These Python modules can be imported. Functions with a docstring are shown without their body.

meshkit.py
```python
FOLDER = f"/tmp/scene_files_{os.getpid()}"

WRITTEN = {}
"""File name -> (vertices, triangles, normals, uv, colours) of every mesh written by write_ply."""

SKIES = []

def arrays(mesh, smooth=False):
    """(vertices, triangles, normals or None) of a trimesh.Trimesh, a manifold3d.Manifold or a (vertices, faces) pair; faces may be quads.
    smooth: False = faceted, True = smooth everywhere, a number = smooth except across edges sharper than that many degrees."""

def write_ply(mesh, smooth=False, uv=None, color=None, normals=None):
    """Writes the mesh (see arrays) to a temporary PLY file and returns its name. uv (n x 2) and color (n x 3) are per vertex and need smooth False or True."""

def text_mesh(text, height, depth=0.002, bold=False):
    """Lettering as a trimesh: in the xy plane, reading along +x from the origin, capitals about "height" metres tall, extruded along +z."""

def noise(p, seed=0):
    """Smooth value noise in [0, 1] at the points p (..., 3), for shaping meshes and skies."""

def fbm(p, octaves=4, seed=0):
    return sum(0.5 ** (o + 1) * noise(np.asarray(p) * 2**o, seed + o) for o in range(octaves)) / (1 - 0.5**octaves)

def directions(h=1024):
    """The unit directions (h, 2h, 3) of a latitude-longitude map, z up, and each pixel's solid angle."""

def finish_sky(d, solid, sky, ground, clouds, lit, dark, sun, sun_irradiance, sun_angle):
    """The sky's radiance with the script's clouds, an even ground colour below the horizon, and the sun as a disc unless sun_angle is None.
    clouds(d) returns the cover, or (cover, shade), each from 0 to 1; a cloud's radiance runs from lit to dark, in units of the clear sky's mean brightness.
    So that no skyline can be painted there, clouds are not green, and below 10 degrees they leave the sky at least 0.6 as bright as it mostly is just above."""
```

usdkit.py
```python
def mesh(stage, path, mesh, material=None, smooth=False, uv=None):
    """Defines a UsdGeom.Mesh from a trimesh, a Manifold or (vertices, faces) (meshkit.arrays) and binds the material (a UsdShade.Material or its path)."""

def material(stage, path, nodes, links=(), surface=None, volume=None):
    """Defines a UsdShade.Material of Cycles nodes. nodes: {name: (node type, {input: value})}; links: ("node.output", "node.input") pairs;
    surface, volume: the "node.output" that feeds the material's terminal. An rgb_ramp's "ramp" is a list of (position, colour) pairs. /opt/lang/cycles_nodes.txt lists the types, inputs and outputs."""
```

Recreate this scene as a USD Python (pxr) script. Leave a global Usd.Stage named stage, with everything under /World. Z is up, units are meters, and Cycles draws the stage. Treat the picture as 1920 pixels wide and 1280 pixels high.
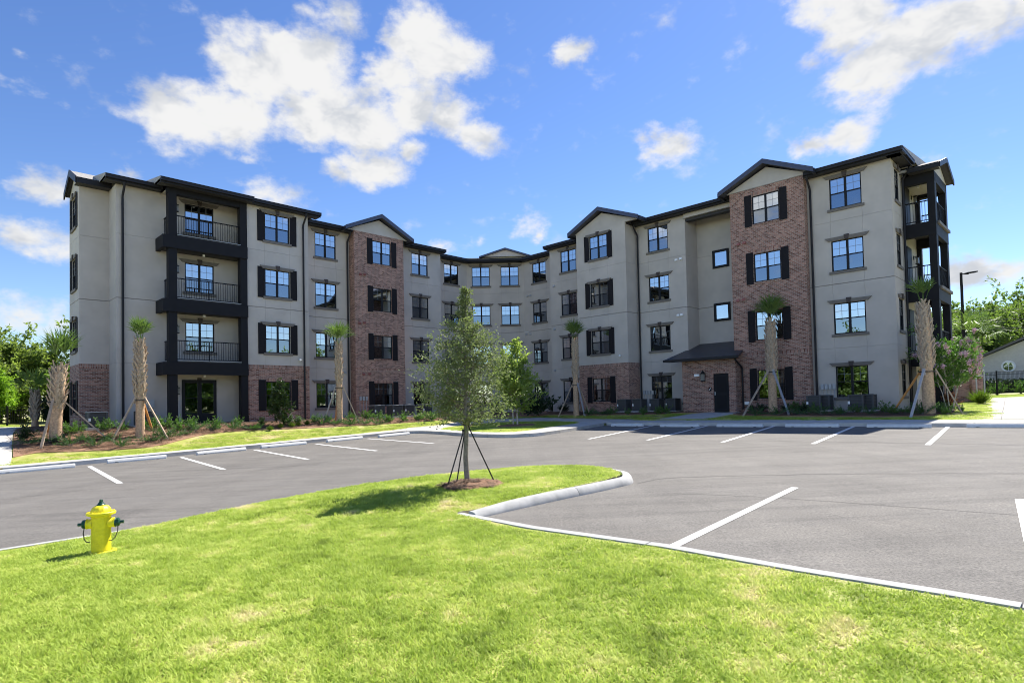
import math, random
import numpy as np, trimesh, shapely
from shapely.geometry import Polygon, LineString, box as sbox
from shapely.ops import unary_union, split as shsplit
import usdkit
from pxr import Usd, UsdGeom, UsdLux, UsdShade, Gf, Sdf, Vt

stage = Usd.Stage.CreateInMemory()
UsdGeom.SetStageUpAxis(stage, 'Z'); UsdGeom.SetStageMetersPerUnit(stage, 1.0)
world = UsdGeom.Xform.Define(stage, '/World'); UsdGeom.Scope.Define(stage, '/World/Looks')
stage.SetDefaultPrim(world.GetPrim())
rng = np.random.default_rng(7)

# ------------------------------------------------------------------ camera, sky, sun
EXPOSURE = 1.0
SKY = 0.092
SUN = 1.22
SUN_AZ = np.array([0.66, 0.75]) / np.hypot(0.66, 0.75)
SUN_EL = math.radians(51.0)
F_PX, PITCH, ROLL, CY = 1113.33, 0.02788, -0.02152, 721.04      # focal length and axis in pixels of a 1920 wide frame
CAMZ = 1.7
cam = UsdGeom.Camera.Define(stage, '/World/camera')
cp, sp, cr, sr = math.cos(PITCH), math.sin(PITCH), math.cos(ROLL), math.sin(ROLL)
fwd = np.array([0, cp, sp]); up0 = np.array([0, -sp, cp]); rt0 = np.array([1., 0, 0])
rt = cr * rt0 + sr * up0; up = -sr * rt0 + cr * up0
cam.AddTransformOp().Set(Gf.Matrix4d(*rt, 0, *up, 0, *(-fwd), 0, 0, 0, CAMZ, 1))
cam.CreateHorizontalApertureAttr(36.0); cam.CreateVerticalApertureAttr(24.0)
cam.CreateFocalLengthAttr(F_PX / 1920 * 36)
cam.CreateVerticalApertureOffsetAttr((CY - 640) / 1920 * 36)
cam.CreateClippingRangeAttr(Gf.Vec2f(0.05, 5000))
cam.CreateExposureAttr(EXPOSURE)
sund = np.array([*(SUN_AZ * math.cos(SUN_EL)), math.sin(SUN_EL)])
sun = UsdLux.DistantLight.Define(stage, '/World/sun')
sun.CreateIntensityAttr(SUN); sun.CreateAngleAttr(0.5); sun.CreateNormalizeAttr(True); sun.CreateColorAttr(Gf.Vec3f(1.0, 0.95, 0.87))
zax = sund; xax = np.cross([0, 0, 1.], zax); xax /= np.linalg.norm(xax); yax = np.cross(zax, xax)
sun.AddTransformOp().Set(Gf.Matrix4d(*xax, 0, *yax, 0, *zax, 0, 0, 0, 50, 1))

def sky_material():
    n = {'tc': ('texture_coordinate', {}),
         'sky': ('sky_texture', {'sky_type': 'single_scattering', 'sun_disc': False, 'sun_elevation': SUN_EL,
                                 'sun_rotation': math.atan2(SUN_AZ[0], SUN_AZ[1]), 'air_density': 1.0, 'aerosol_density': 0.12, 'ozone_density': 3.0}),
         'hsv': ('hsv', {'hue': .511, 'saturation': 1.17, 'value': .97}),
         'sc': ('vector_math', {'math_type': 'multiply', 'vector2': (1, 1, 1.5)}),
         'wn': ('noise_texture', {'scale': 5.0, 'detail': 5.0, 'roughness': 0.55}),
         'wn2': ('noise_texture', {'scale': 22.0, 'detail': 4.0, 'roughness': 0.6}),
         'wsub': ('vector_math', {'math_type': 'subtract', 'vector2': (.5, .5, .5)}),
         'wmul': ('vector_math', {'math_type': 'scale', 'scale': 0.13}),
         'wsub2': ('vector_math', {'math_type': 'subtract', 'vector2': (.5, .5, .5)}),
         'wmul2': ('vector_math', {'math_type': 'scale', 'scale': 0.055}),
         'wadd': ('vector_math', {'math_type': 'add'}), 'wadd2': ('vector_math', {'math_type': 'add'})}
    l = [('sky.color', 'hsv.color'), ('tc.generated', 'sc.vector1'), ('sc.vector', 'wn.vector'), ('sc.vector', 'wn2.vector'),
         ('wn.color', 'wsub.vector1'), ('wsub.vector', 'wmul.vector1'), ('wn2.color', 'wsub2.vector1'), ('wsub2.vector', 'wmul2.vector1'),
         ('sc.vector', 'wadd.vector1'), ('wmul.vector', 'wadd.vector2'), ('wadd.vector', 'wadd2.vector1'), ('wmul2.vector', 'wadd2.vector2')]
    # clouds: direction (azimuth from +y in degrees, elevation), radius in degrees, weight
    prev = None; prevb = None
    for i, (az, el, r, w) in enumerate(CLOUDS):
        a, e = math.radians(az), math.radians(el)
        c = (math.sin(a) * math.cos(e), math.cos(a) * math.cos(e), math.sin(e) * 1.5)
        rr = math.radians(r)
        n['d%d' % i] = ('vector_math', {'math_type': 'distance', 'vector2': c}); l.append(('wadd2.vector', 'd%d.vector1' % i))
        n['m%d' % i] = ('map_range', {'range_type': 'linear', 'from_min': 0.0, 'from_max': rr * 1.25, 'to_min': w, 'to_max': 0.0, 'clamp': True}); l.append(('d%d.value' % i, 'm%d.value' % i))
        if prev is None: prev = 'm%d.result' % i
        else:
            n['x%d' % i] = ('math', {'math_type': 'smoothmax', 'value3': 0.12}); l += [(prev, 'x%d.value1' % i), ('m%d.result' % i, 'x%d.value2' % i)]; prev = 'x%d.value' % i
    n['fn'] = ('noise_texture', {'scale': 20.0, 'detail': 6.0, 'roughness': 0.58}); l.append(('sc.vector', 'fn.vector'))
    n['fm'] = ('math', {'math_type': 'multiply_add', 'value2': 1.0, 'value3': -0.5}); l.append(('fn.fac', 'fm.value1'))
    n['den'] = ('math', {'math_type': 'add'}); l += [(prev, 'den.value1'), ('fm.value', 'den.value2')]
    n['cov'] = ('map_range', {'range_type': 'smoothstep', 'from_min': 0.14, 'from_max': 0.60, 'to_min': 0.0, 'to_max': 1.0}); l.append(('den.value', 'cov.value'))
    # soft greyish bellies where a cloud is thick
    n['gn'] = ('noise_texture', {'scale': 12.0, 'detail': 4.0, 'roughness': 0.55}); l.append(('wadd.vector', 'gn.vector'))
    n['gr'] = ('map_range', {'range_type': 'smoothstep', 'from_min': 0.44, 'from_max': 0.66, 'to_min': 0.0, 'to_max': 0.85}); l.append(('gn.fac', 'gr.value'))
    n['cc'] = ('mix', {'color1': CLOUD_LIT, 'color2': CLOUD_DARK}); l.append(('gr.result', 'cc.fac'))
    n['mix'] = ('mix', {}); l += [('cov.result', 'mix.fac'), ('hsv.color', 'mix.color1'), ('cc.color', 'mix.color2')]
    n['bg'] = ('background_shader', {'strength': SKY}); l.append(('mix.color', 'bg.color'))
    return usdkit.material(stage, '/World/Looks/sky', n, l, surface='bg.background')

CLOUD_LIT = (4.9, 4.9, 4.9); CLOUD_DARK = (3.2, 3.4, 3.75)
def sky_dir(x, y):   # compass direction of a point of the 1920 wide photograph, used to note where its clouds hang
    d = (x - 960) / F_PX * rt - (y - CY) / F_PX * up + fwd
    return math.degrees(math.atan2(d[0], d[1])), math.degrees(math.atan2(d[2], math.hypot(d[0], d[1])))
_c = [(335, 215, 4.2, .85), (420, 205, 4.5, 1), (470, 120, 4.4, .9), (560, 110, 4.4, 1), (590, 200, 5.0, 1), (680, 225, 5.2, 1), (750, 130, 3.6, .8), (800, 60, 4.0, 1), (850, 110, 3.8, 1), (770, 200, 4.2, .9),
      (850, 225, 3.8, .8), (915, 250, 3.0, .75), (700, 310, 3.6, .85), (630, 320, 2.5, .7), (770, 290, 2.4, .7), (620, 15, 3.6, .7), (1075, 100, 2.2, .65), (1055, 75, 1.4, .5), (75, 345, 2.6, .75), (45, 435, 2.8, .75), (95, 465, 2.8, .75),
      (1255, 255, 3.4, .9), (1240, 285, 1.8, .6), (1540, 255, 2.2, .75), (1610, 235, 2.6, .7), (1000, 428, 2.4, .75), (1025, 438, 1.6, .7), (1600, 60, 4.2, .95), (1650, 130, 3.6, .85), (1720, 70, 4.6, 1.0), (1560, 20, 3.6, .8), (1810, 40, 4.4, .9), (1890, 20, 4.2, .75),
      (1830, 510, 3.0, .75), (1900, 505, 2.6, .7), (1790, 500, 2.0, .6), (520, 365, 3.0, .6), (240, 327, 1.5, .6), (815, 462, 2.0, .65), (480, 300, 1.3, .5), (40, 165, 1.6, .45), (110, 190, 1.4, .42), (40, 600, 3.2, .6), (110, 605, 2.6, .6), (40, 100, 1.0, .4), (900, 448, 1.4, .45), (1190, 400, 1.2, .5)]
CLOUDS = [(*sky_dir(x, y), r, w) for x, y, r, w in _c]
CLOUDS += [(a, e, r, .85) for a, e, r in [(-75, 30, 9), (-110, 18, 8), (-150, 35, 10), (170, 15, 9), (130, 28, 9), (95, 16, 7), (75, 40, 7), (-20, 62, 9), (-100, 55, 8)]]
dome = UsdLux.DomeLight.Define(stage, '/World/sky')
dome.CreateIntensityAttr(1.0)
dome.GetPrim().SetCustomDataByKey('kind', 'structure'); dome.GetPrim().SetCustomDataByKey('label', 'blue summer sky with scattered white cumulus clouds')
UsdShade.MaterialBindingAPI.Apply(dome.GetPrim()).Bind(sky_material())

# ------------------------------------------------------------------ materials
def simple(name, col, rough=0.7, metallic=0.0, var=0.08, scale=6.0, bump=0.0, bscale=60.0, spec=0.5, island=0.0):
    n = {'g': ('geometry', {}), 'n': ('noise_texture', {'scale': scale, 'detail': 5.0, 'roughness': 0.6}),
         'r': ('rgb_ramp', {'ramp': [(0.3, tuple(c * (1 - var) for c in col)), (0.7, tuple(c * (1 + var) for c in col))]}),
         'p': ('principled_bsdf', {'roughness': rough, 'metallic': metallic, 'specular_ior_level': spec})}
    l = [('g.position', 'n.vector'), ('n.fac', 'r.fac')]
    out = 'r.color'
    if island:
        n['hs'] = ('hsv', {}); n['im'] = ('map_range', {'from_min': 0.0, 'from_max': 1.0, 'to_min': 1 - island, 'to_max': 1 + island})
        l += [('g.random_per_island', 'im.value'), ('im.result', 'hs.value'), ('r.color', 'hs.color')]; out = 'hs.color'
    l.append((out, 'p.base_color'))
    if bump:
        n['bn'] = ('noise_texture', {'scale': bscale, 'detail': 3.0, 'roughness': 0.6}); n['b'] = ('bump', {'strength': 0.6, 'distance': bump})
        l += [('g.position', 'bn.vector'), ('bn.fac', 'b.height'), ('b.normal', 'p.normal')]
    return usdkit.material(stage, '/World/Looks/' + name, n, l, surface='p.BSDF')

M = {}
M['stucco'] = simple('stucco', (.435, .392, .35), .92, var=.09, scale=.9, bump=.006, bscale=90, spec=.2)
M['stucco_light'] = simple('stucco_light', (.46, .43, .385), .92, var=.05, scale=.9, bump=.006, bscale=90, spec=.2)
M['trim'] = simple('trim', (.15, .132, .115), .85, var=.08, scale=3, bump=.003, bscale=80, spec=.3)
M['keystone'] = simple('keystone', (.045, .033, .030), .8)
M['black'] = simple('black_paint', (.011, .0105, .012), .6, var=.12, scale=3, spec=.15)
M['frame'] = simple('frame_paint', (.010, .010, .012), .5, spec=.2)
M['shutter'] = simple('shutter_paint', (.013, .0115, .0135), .65, spec=.15)
M['gutter'] = simple('gutter_metal', (.014, .013, .015), .45, var=.15, scale=2, spec=.25)
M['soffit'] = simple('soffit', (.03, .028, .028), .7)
M['rake'] = simple('rake_metal', (.035, .042, .075), .32, var=.15, scale=2)
M['shingle'] = simple('shingle', (.30, .285, .265), .9, var=.3, scale=14, bump=.01, bscale=40)
M['darkroof'] = simple('dark_roof', (.045, .045, .055), .45, var=.25, scale=5, bump=.006, bscale=20)
M['ceiling'] = simple('ceiling', (.42, .38, .33), .9)
M['interior'] = simple('interior', (.05, .05, .048), .9)
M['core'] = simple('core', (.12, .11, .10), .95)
M['lampglass'] = simple('lamp_glass', (.16, .155, .14), .15)
M['white'] = simple('white_plastic', (.78, .78, .77), .5)
M['grey'] = simple('grey_metal', (.36, .37, .38), .45, metallic=.3)
M['redcap'] = simple('red_cap', (.26, .09, .075), .7)
M['muntin'] = simple('muntin', (.16, .17, .185), .5)
M['concrete'] = simple('concrete', (.50, .48, .44), .9, var=.13, scale=2.2, bump=.002, bscale=160, island=.05, spec=.3)
M['kerb'] = simple('kerb_concrete', (.40, .398, .385), .9, var=.16, scale=5, bump=.003, bscale=120, spec=.3)
M['paint'] = simple('road_paint', (.66, .66, .645), .7, var=.16, scale=26, bump=.001, bscale=200)
M['stop'] = simple('wheel_stop', (.62, .62, .60), .9, var=.08, scale=6, bump=.002, bscale=100)
M['ac'] = simple('ac_casing', (.055, .055, .058), .55, var=.1)
M['acdark'] = simple('ac_grille', (.03, .03, .032), .6)
M['aclight'] = simple('ac_trim', (.30, .31, .32), .5)
M['wood'] = simple('stake_wood', (.42, .32, .235), .85, var=.2, scale=8, bump=.002, bscale=50)
M['woodgrey'] = simple('stake_grey', (.36, .35, .36), .85, var=.15, scale=8)
M['woodorange'] = simple('stake_orange', (.50, .235, .07), .8, var=.2, scale=8)
M['strap'] = simple('strap', (.012, .012, .013), .6)
M['bark'] = simple('bark', (.20, .175, .15), .95, var=.35, scale=22, bump=.01, bscale=45)
M['barkpale'] = simple('bark_pale', (.46, .40, .33), .9, var=.3, scale=18, bump=.006, bscale=40)
M['palmtrunk'] = simple('palm_trunk', (.48, .32, .20), .95, var=.35, scale=14, bump=.02, bscale=30)
M['boot'] = simple('palm_boot', (.56, .43, .30), .9, var=.3, scale=12, bump=.006, bscale=40, island=.35)
M['soil'] = simple('soil', (.10, .13, .035), .95, var=.3, scale=6)
M['yellow'] = simple('hydrant_yellow', (.80, .68, .02), .48, var=.11, scale=26, bump=.0015, bscale=60)
M['hydgreen'] = simple('hydrant_green', (.007, .055, .032), .35, var=.15, scale=20)
M['chain'] = simple('chain', (.08, .07, .06), .5, metallic=.6)
M['housewall'] = simple('house_wall', (.56, .53, .47), .9)
M['houseroof'] = simple('house_roof', (.10, .095, .09), .9)
M['wire'] = simple('wire', (.05, .05, .055), .6)
M['pink'] = simple('pink_flower', (.92, .60, .68), .8, var=.2, island=.3)
M['paleflower'] = simple('pale_flower', (.66, .58, .58), .8, island=.2)
M['interior_lamp'] = simple('room_lamp', (.8, .6, .3), .5)

def brick_mat(name, rot=False):
    n = {'uv': ('uvmap', {'attribute': 'st'}),
         'mp': ('mapping', {'rotation': (0, 0, math.pi / 2 if rot else 0), 'scale': (1, 1, 1)}),
         'b': ('brick_texture', {'scale': 1.0, 'brick_width': .203, 'row_height': .0677, 'mortar_size': .0085, 'mortar_smooth': .15, 'bias': -.05, 'offset': 0.0 if rot else .5,
                                 'color1': (.13, .052, .036), 'color2': (.40, .215, .158), 'mortar': (.40, .345, .295)}),
         'g': ('geometry', {}), 'n': ('noise_texture', {'scale': 1.3, 'detail': 4.0}), 'n2': ('noise_texture', {'scale': 28.0, 'detail': 3.0}),
         'm1': ('mix', {'mix_type': 'multiply', 'fac': .5}), 'r1': ('rgb_ramp', {'ramp': [(.3, (.75, .75, .78)), (.7, (1.15, 1.1, 1.08))]}),
         'm2': ('mix', {'mix_type': 'overlay', 'fac': .35}),
         'inv': ('invert', {}), 'bp': ('bump', {'strength': .8, 'distance': .008, 'invert': True}),
         'p': ('principled_bsdf', {'roughness': .9, 'specular_ior_level': .2})}
    l = [('uv.UV', 'mp.vector'), ('mp.vector', 'b.vector'), ('g.position', 'n.vector'), ('g.position', 'n2.vector'), ('n.fac', 'r1.fac'), ('b.color', 'm1.color1'), ('r1.color', 'm1.color2'),
         ('m1.color', 'm2.color1'), ('n2.fac', 'm2.color2'), ('m2.color', 'p.base_color'), ('b.fac', 'bp.height'), ('bp.normal', 'p.normal')]
    return usdkit.material(stage, '/World/Looks/' + name, n, l, surface='p.BSDF')
M['brick'] = brick_mat('brick'); M['soldier'] = brick_mat('soldier_brick', True)

def glass_mat(name, fac, tint, trans):
    n = {'f': ('fresnel', {'IOR': 1.5}), 'mr': ('map_range', {'from_min': 0.04, 'from_max': 1.0, 'to_min': fac, 'to_max': 1.0, 'clamp': True}),
         'g': ('glossy_bsdf', {'color': tint, 'roughness': 0.0}), 't': ('transparent_bsdf', {'color': trans}),
         'gm': ('geometry', {}), 'nz': ('noise_texture', {'scale': 1.6, 'detail': 1.0}), 'b': ('bump', {'strength': .14, 'distance': .008}), 'm': ('mix_closure', {})}
    l = [('f.fac', 'mr.value'), ('mr.result', 'm.fac'), ('t.BSDF', 'm.closure1'), ('g.BSDF', 'm.closure2'), ('gm.position', 'nz.vector'), ('nz.fac', 'b.height'), ('b.normal', 'g.normal')]
    return usdkit.material(stage, '/World/Looks/' + name, n, l, surface='m.closure')
M['glass'] = glass_mat('window_glass', .66, (.93, .97, 1.0), (.55, .60, .60))
M['screen'] = glass_mat('window_screen', .36, (.80, .90, 1.0), (.28, .30, .31))

def blind_mat():
    n = {'g': ('geometry', {}), 'w': ('wave_texture', {'bands_direction': 'z', 'scale': 6.5, 'profile': 'saw'}),
         'r': ('rgb_ramp', {'ramp': [(0, (.28, .29, .30)), (.8, (.5, .51, .52)), (1, (.2, .2, .2))]}), 'p': ('principled_bsdf', {'roughness': .8})}
    return usdkit.material(stage, '/World/Looks/blind', n, [('g.position', 'w.vector'), ('w.fac', 'r.fac'), ('r.color', 'p.base_color')], surface='p.BSDF')
M['blind'] = blind_mat()

def leaf_mat(name, dark, light, trans, tw=.35, rough=.5, spec=.4):
    n = {'g': ('geometry', {}), 'oi': ('object_info', {}), 'r': ('rgb_ramp', {'ramp': [(0, dark), (.65, tuple((a + b) / 2 for a, b in zip(dark, light))), (1, light)]}),
         'p': ('principled_bsdf', {'roughness': rough, 'specular_ior_level': spec}), 't': ('translucent_bsdf', {}), 'tm': ('mix', {'mix_type': 'multiply', 'fac': 1.0, 'color2': trans}), 'm': ('mix_closure', {'fac': tw}),
         'tc': ('texture_coordinate', {}), 'n': ('noise_texture', {'scale': 1.7, 'detail': 3.0}), 'ad': ('math', {'math_type': 'multiply_add', 'value2': .5}), 'hf': ('math', {'math_type': 'multiply', 'value2': .5})}
    l = [('tc.object', 'n.vector'), ('g.random_per_island', 'ad.value1'), ('n.fac', 'hf.value1'), ('hf.value', 'ad.value3'), ('ad.value', 'r.fac'), ('r.color', 'p.base_color'), ('r.color', 'tm.color1'), ('tm.color', 't.color'), ('p.BSDF', 'm.closure1'), ('t.BSDF', 'm.closure2')]
    return usdkit.material(stage, '/World/Looks/' + name, n, l, surface='m.closure')
M['oak'] = leaf_mat('oak_leaf', (.13, .16, .07), (.40, .44, .25), (1.3, 1.45, .9), .38, .5, .35)
M['birch'] = leaf_mat('birch_leaf', (.27, .36, .09), (.54, .63, .22), (1.3, 1.35, .9), .6)
M['tree_a'] = leaf_mat('tree_leaf_a', (.14, .20, .05), (.36, .44, .13), (1.4, 1.45, .85), .55)
M['tree_b'] = leaf_mat('tree_leaf_b', (.09, .15, .035), (.27, .36, .10), (1.4, 1.45, .85), .5)
M['tree_c'] = leaf_mat('tree_leaf_c', (.18, .32, .04), (.44, .60, .10), (1.4, 1.45, .8), .55)
M['frond'] = leaf_mat('palm_frond', (.10, .17, .04), (.33, .42, .13), (1.3, 1.5, .8), .3, .45)
M['shrub'] = leaf_mat('shrub_leaf', (.07, .15, .03), (.24, .37, .08), (1.3, 1.6, .8), .35)
M['juniper'] = leaf_mat('juniper_leaf', (.05, .12, .035), (.16, .28, .08), (1.3, 1.5, .8), .3)
M['darkshrub'] = leaf_mat('dark_shrub_leaf', (.018, .04, .016), (.06, .10, .035), (1.2, 1.4, .9), .2)
M['tuft'] = leaf_mat('tuft_leaf', (.09, .16, .02), (.24, .33, .05), (1.4, 1.5, .8), .35)
M['magnolia'] = leaf_mat('magnolia_leaf', (.03, .06, .016), (.13, .18, .055), (1.2, 1.4, .8), .2, .4)
M['redleaf'] = leaf_mat('red_leaf', (.09, .035, .02), (.22, .09, .05), (1.2, 1.1, .9), .3)

def grass_mat(name='grass_blade', ground=False):
    n = {'g': ('geometry', {}), 'n': ('noise_texture', {'scale': 2.0, 'detail': 6.0, 'roughness': .7}), 'n3': ('noise_texture', {'scale': 9.0, 'detail': 3.0}),
         'r': ('rgb_ramp', {'ramp': [(0.0, (.16, .22, .028)), (.28, (.42, .54, .085)), (.54, (.60, .68, .17)), (.77, (.76, .70, .37)), (1.0, (.85, .76, .54))]}),
         'a1': ('math', {'math_type': 'multiply_add', 'value2': .85, 'value3': -.37}), 'a2': ('math', {'math_type': 'multiply_add', 'value2': .75}), 'a3': ('math', {'math_type': 'multiply_add', 'value2': .5}),
         'dn': ('noise_texture', {'scale': .75, 'detail': 7.0, 'roughness': .72}), 'dm': ('map_range', {'range_type': 'smoothstep', 'from_min': .48, 'from_max': .66, 'to_min': 0.0, 'to_max': .42}), 'da': ('math', {'math_type': 'add'}),
         'p': ('principled_bsdf', {'roughness': .6, 'specular_ior_level': .3}), 't': ('translucent_bsdf', {}), 'm': ('mix_closure', {'fac': .45})}
    l = [('g.position', 'n.vector'), ('g.position', 'n3.vector'), ('n.fac', 'a1.value1'), ('g.random_per_island', 'a2.value1'), ('a1.value', 'a2.value3'), ('n3.fac', 'a3.value1'), ('a2.value', 'a3.value3'), ('g.position', 'dn.vector'), ('dn.fac', 'dm.value'), ('a3.value', 'da.value1'), ('dm.result', 'da.value2'), ('da.value', 'r.fac'),
         ('r.color', 'p.base_color'), ('r.color', 't.color'), ('p.BSDF', 'm.closure1'), ('t.BSDF', 'm.closure2')]
    if ground:
        n['a2'] = ('math', {'math_type': 'multiply_add', 'value1': .3, 'value2': .62})
        l = [x for x in l if x[0] != 'g.random_per_island']
        n['mul'] = ('mix', {'mix_type': 'multiply', 'fac': 1.0, 'color2': (.60, .55, .48)}); n['bn'] = ('noise_texture', {'scale': 60.0, 'detail': 3.0}); n['b'] = ('bump', {'strength': .8, 'distance': .02})
        l = [x for x in l if x != ('r.color', 'p.base_color') and x != ('r.color', 't.color')] + [('r.color', 'mul.color1'), ('mul.color', 'p.base_color'), ('g.position', 'bn.vector'), ('bn.fac', 'b.height'), ('b.normal', 'p.normal')]
        return usdkit.material(stage, '/World/Looks/' + name, n, l, surface='p.BSDF')
    return usdkit.material(stage, '/World/Looks/' + name, n, l, surface='m.closure')
M['grass'] = grass_mat(); M['lawn'] = grass_mat('lawn_ground', True)

def asphalt_mat():
    n = {'g': ('geometry', {}), 'fine': ('noise_texture', {'scale': 42.0, 'detail': 5.0, 'roughness': .82}), 'mid': ('noise_texture', {'scale': .55, 'detail': 8.0, 'roughness': .68}),
         'rot': ('mapping', {'rotation': (0, 0, math.radians(12)), 'scale': (.09, 1.6, 1)}), 'streak': ('noise_texture', {'scale': 1.8, 'detail': 6.0, 'roughness': .68}),
         'rot2': ('mapping', {'rotation': (0, 0, math.radians(40)), 'scale': (1.4, .1, 1)}), 'streak2': ('noise_texture', {'scale': 1.2, 'detail': 5.0, 'roughness': .65}),
         'rf': ('rgb_ramp', {'ramp': [(.32, (.40, .40, .40)), (.5, (1, 1, 1)), (.68, (1.7, 1.67, 1.62))]}),
         'rm': ('rgb_ramp', {'ramp': [(.3, (.128, .120, .109)), (.7, (.178, .168, .153))]}),
         'rs': ('rgb_ramp', {'ramp': [(.32, (.72, .72, .73)), (.5, (1, 1, 1)), (.7, (1.1, 1.09, 1.07))]}),
         'm1': ('mix', {'mix_type': 'multiply', 'fac': .95}), 'm2': ('mix', {'mix_type': 'multiply', 'fac': .75}), 'm3': ('mix', {'mix_type': 'multiply', 'fac': .5}),
         'bn': ('noise_texture', {'scale': 140.0, 'detail': 2.0}), 'b': ('bump', {'strength': .7, 'distance': .004}), 'p': ('principled_bsdf', {'roughness': .85, 'specular_ior_level': .3})}
    l = [('g.position', x + '.vector') for x in ('fine', 'mid', 'rot', 'rot2', 'bn')] + [('rot.vector', 'streak.vector'), ('rot2.vector', 'streak2.vector'), ('fine.fac', 'rf.fac'), ('mid.fac', 'rm.fac'), ('streak.fac', 'rs.fac'),
         ('rm.color', 'm1.color1'), ('rf.color', 'm1.color2'), ('m1.color', 'm2.color1'), ('rs.color', 'm2.color2'), ('m2.color', 'm3.color1'), ('rs2.color', 'm3.color2'), ('m3.color', 'p.base_color'), ('bn.fac', 'b.height'), ('b.normal', 'p.normal')]
    n['rs2'] = ('rgb_ramp', {'ramp': [(.3, (.8, .8, .81)), (.55, (1, 1, 1)), (.7, (1.08, 1.07, 1.06))]}); l.append(('streak2.fac', 'rs2.fac'))
    return usdkit.material(stage, '/World/Looks/asphalt', n, l, surface='p.BSDF')
M['asphalt'] = asphalt_mat()
M['seam'] = simple('asphalt_seam', (.055, .052, .05), .9, var=.5, scale=30)

def mulch_mat():
    n = {'g': ('geometry', {}), 'v': ('voronoi_texture', {'scale': 26.0}), 'mp': ('mapping', {'scale': (1, 3.2, 1), 'rotation': (0, 0, .7)}), 'n': ('noise_texture', {'scale': 30.0, 'detail': 5.0, 'roughness': .75}), 'n2': ('noise_texture', {'scale': 1.5, 'detail': 3.0}),
         'r': ('rgb_ramp', {'ramp': [(.25, (.14, .082, .055)), (.5, (.34, .205, .135)), (.78, (.56, .40, .28))]}), 'r2': ('rgb_ramp', {'ramp': [(.3, (.75, .72, .7)), (.7, (1.15, 1.1, 1.05))]}), 'mm': ('mix', {'mix_type': 'multiply', 'fac': .8}),
         'b': ('bump', {'strength': 1.0, 'distance': .03}), 'p': ('principled_bsdf', {'roughness': .95, 'specular_ior_level': .15})}
    l = [('g.position', 'mp.vector'), ('mp.vector', 'n.vector'), ('g.position', 'n2.vector'), ('n.fac', 'r.fac'), ('n2.fac', 'r2.fac'), ('r.color', 'mm.color1'), ('r2.color', 'mm.color2'), ('mm.color', 'p.base_color'), ('n.fac', 'b.height'), ('b.normal', 'p.normal')]
    return usdkit.material(stage, '/World/Looks/mulch', n, l, surface='p.BSDF')
M['mulch'] = mulch_mat()
M['straw'] = simple('straw', (.38, .25, .165), .9, var=.3, scale=20, island=.5)

# ------------------------------------------------------------------ scene helpers
used = {}
def fresh(parent, name):
    k = used.get((parent, name), 0); used[(parent, name)] = k + 1
    return name if k == 0 else '%s_%03d' % (name, k)
def tag(p, label=None, cat=None, group=None, kind=None):
    p = p.GetPrim() if hasattr(p, 'GetPrim') else p
    for k, v in (('label', label), ('category', cat), ('group', group), ('kind', kind)):
        if v: p.SetCustomDataByKey(k, v)
    return p
ORIG = {}
def thing(name, label, cat, loc=(0, 0, 0), rotz=0.0, group=None, scale=None):
    path = '/World/' + fresh('/World', name)
    x = UsdGeom.Xform.Define(stage, path); x.AddTranslateOp().Set(Gf.Vec3d(*map(float, loc)))
    if rotz: x.AddRotateZOp().Set(math.degrees(rotz))
    if scale: x.AddScaleOp().Set(Gf.Vec3f(*( [scale] * 3 if np.ndim(scale) == 0 else scale)))
    ORIG[path] = np.array(loc, float)
    return tag(x, label, cat, group)
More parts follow.
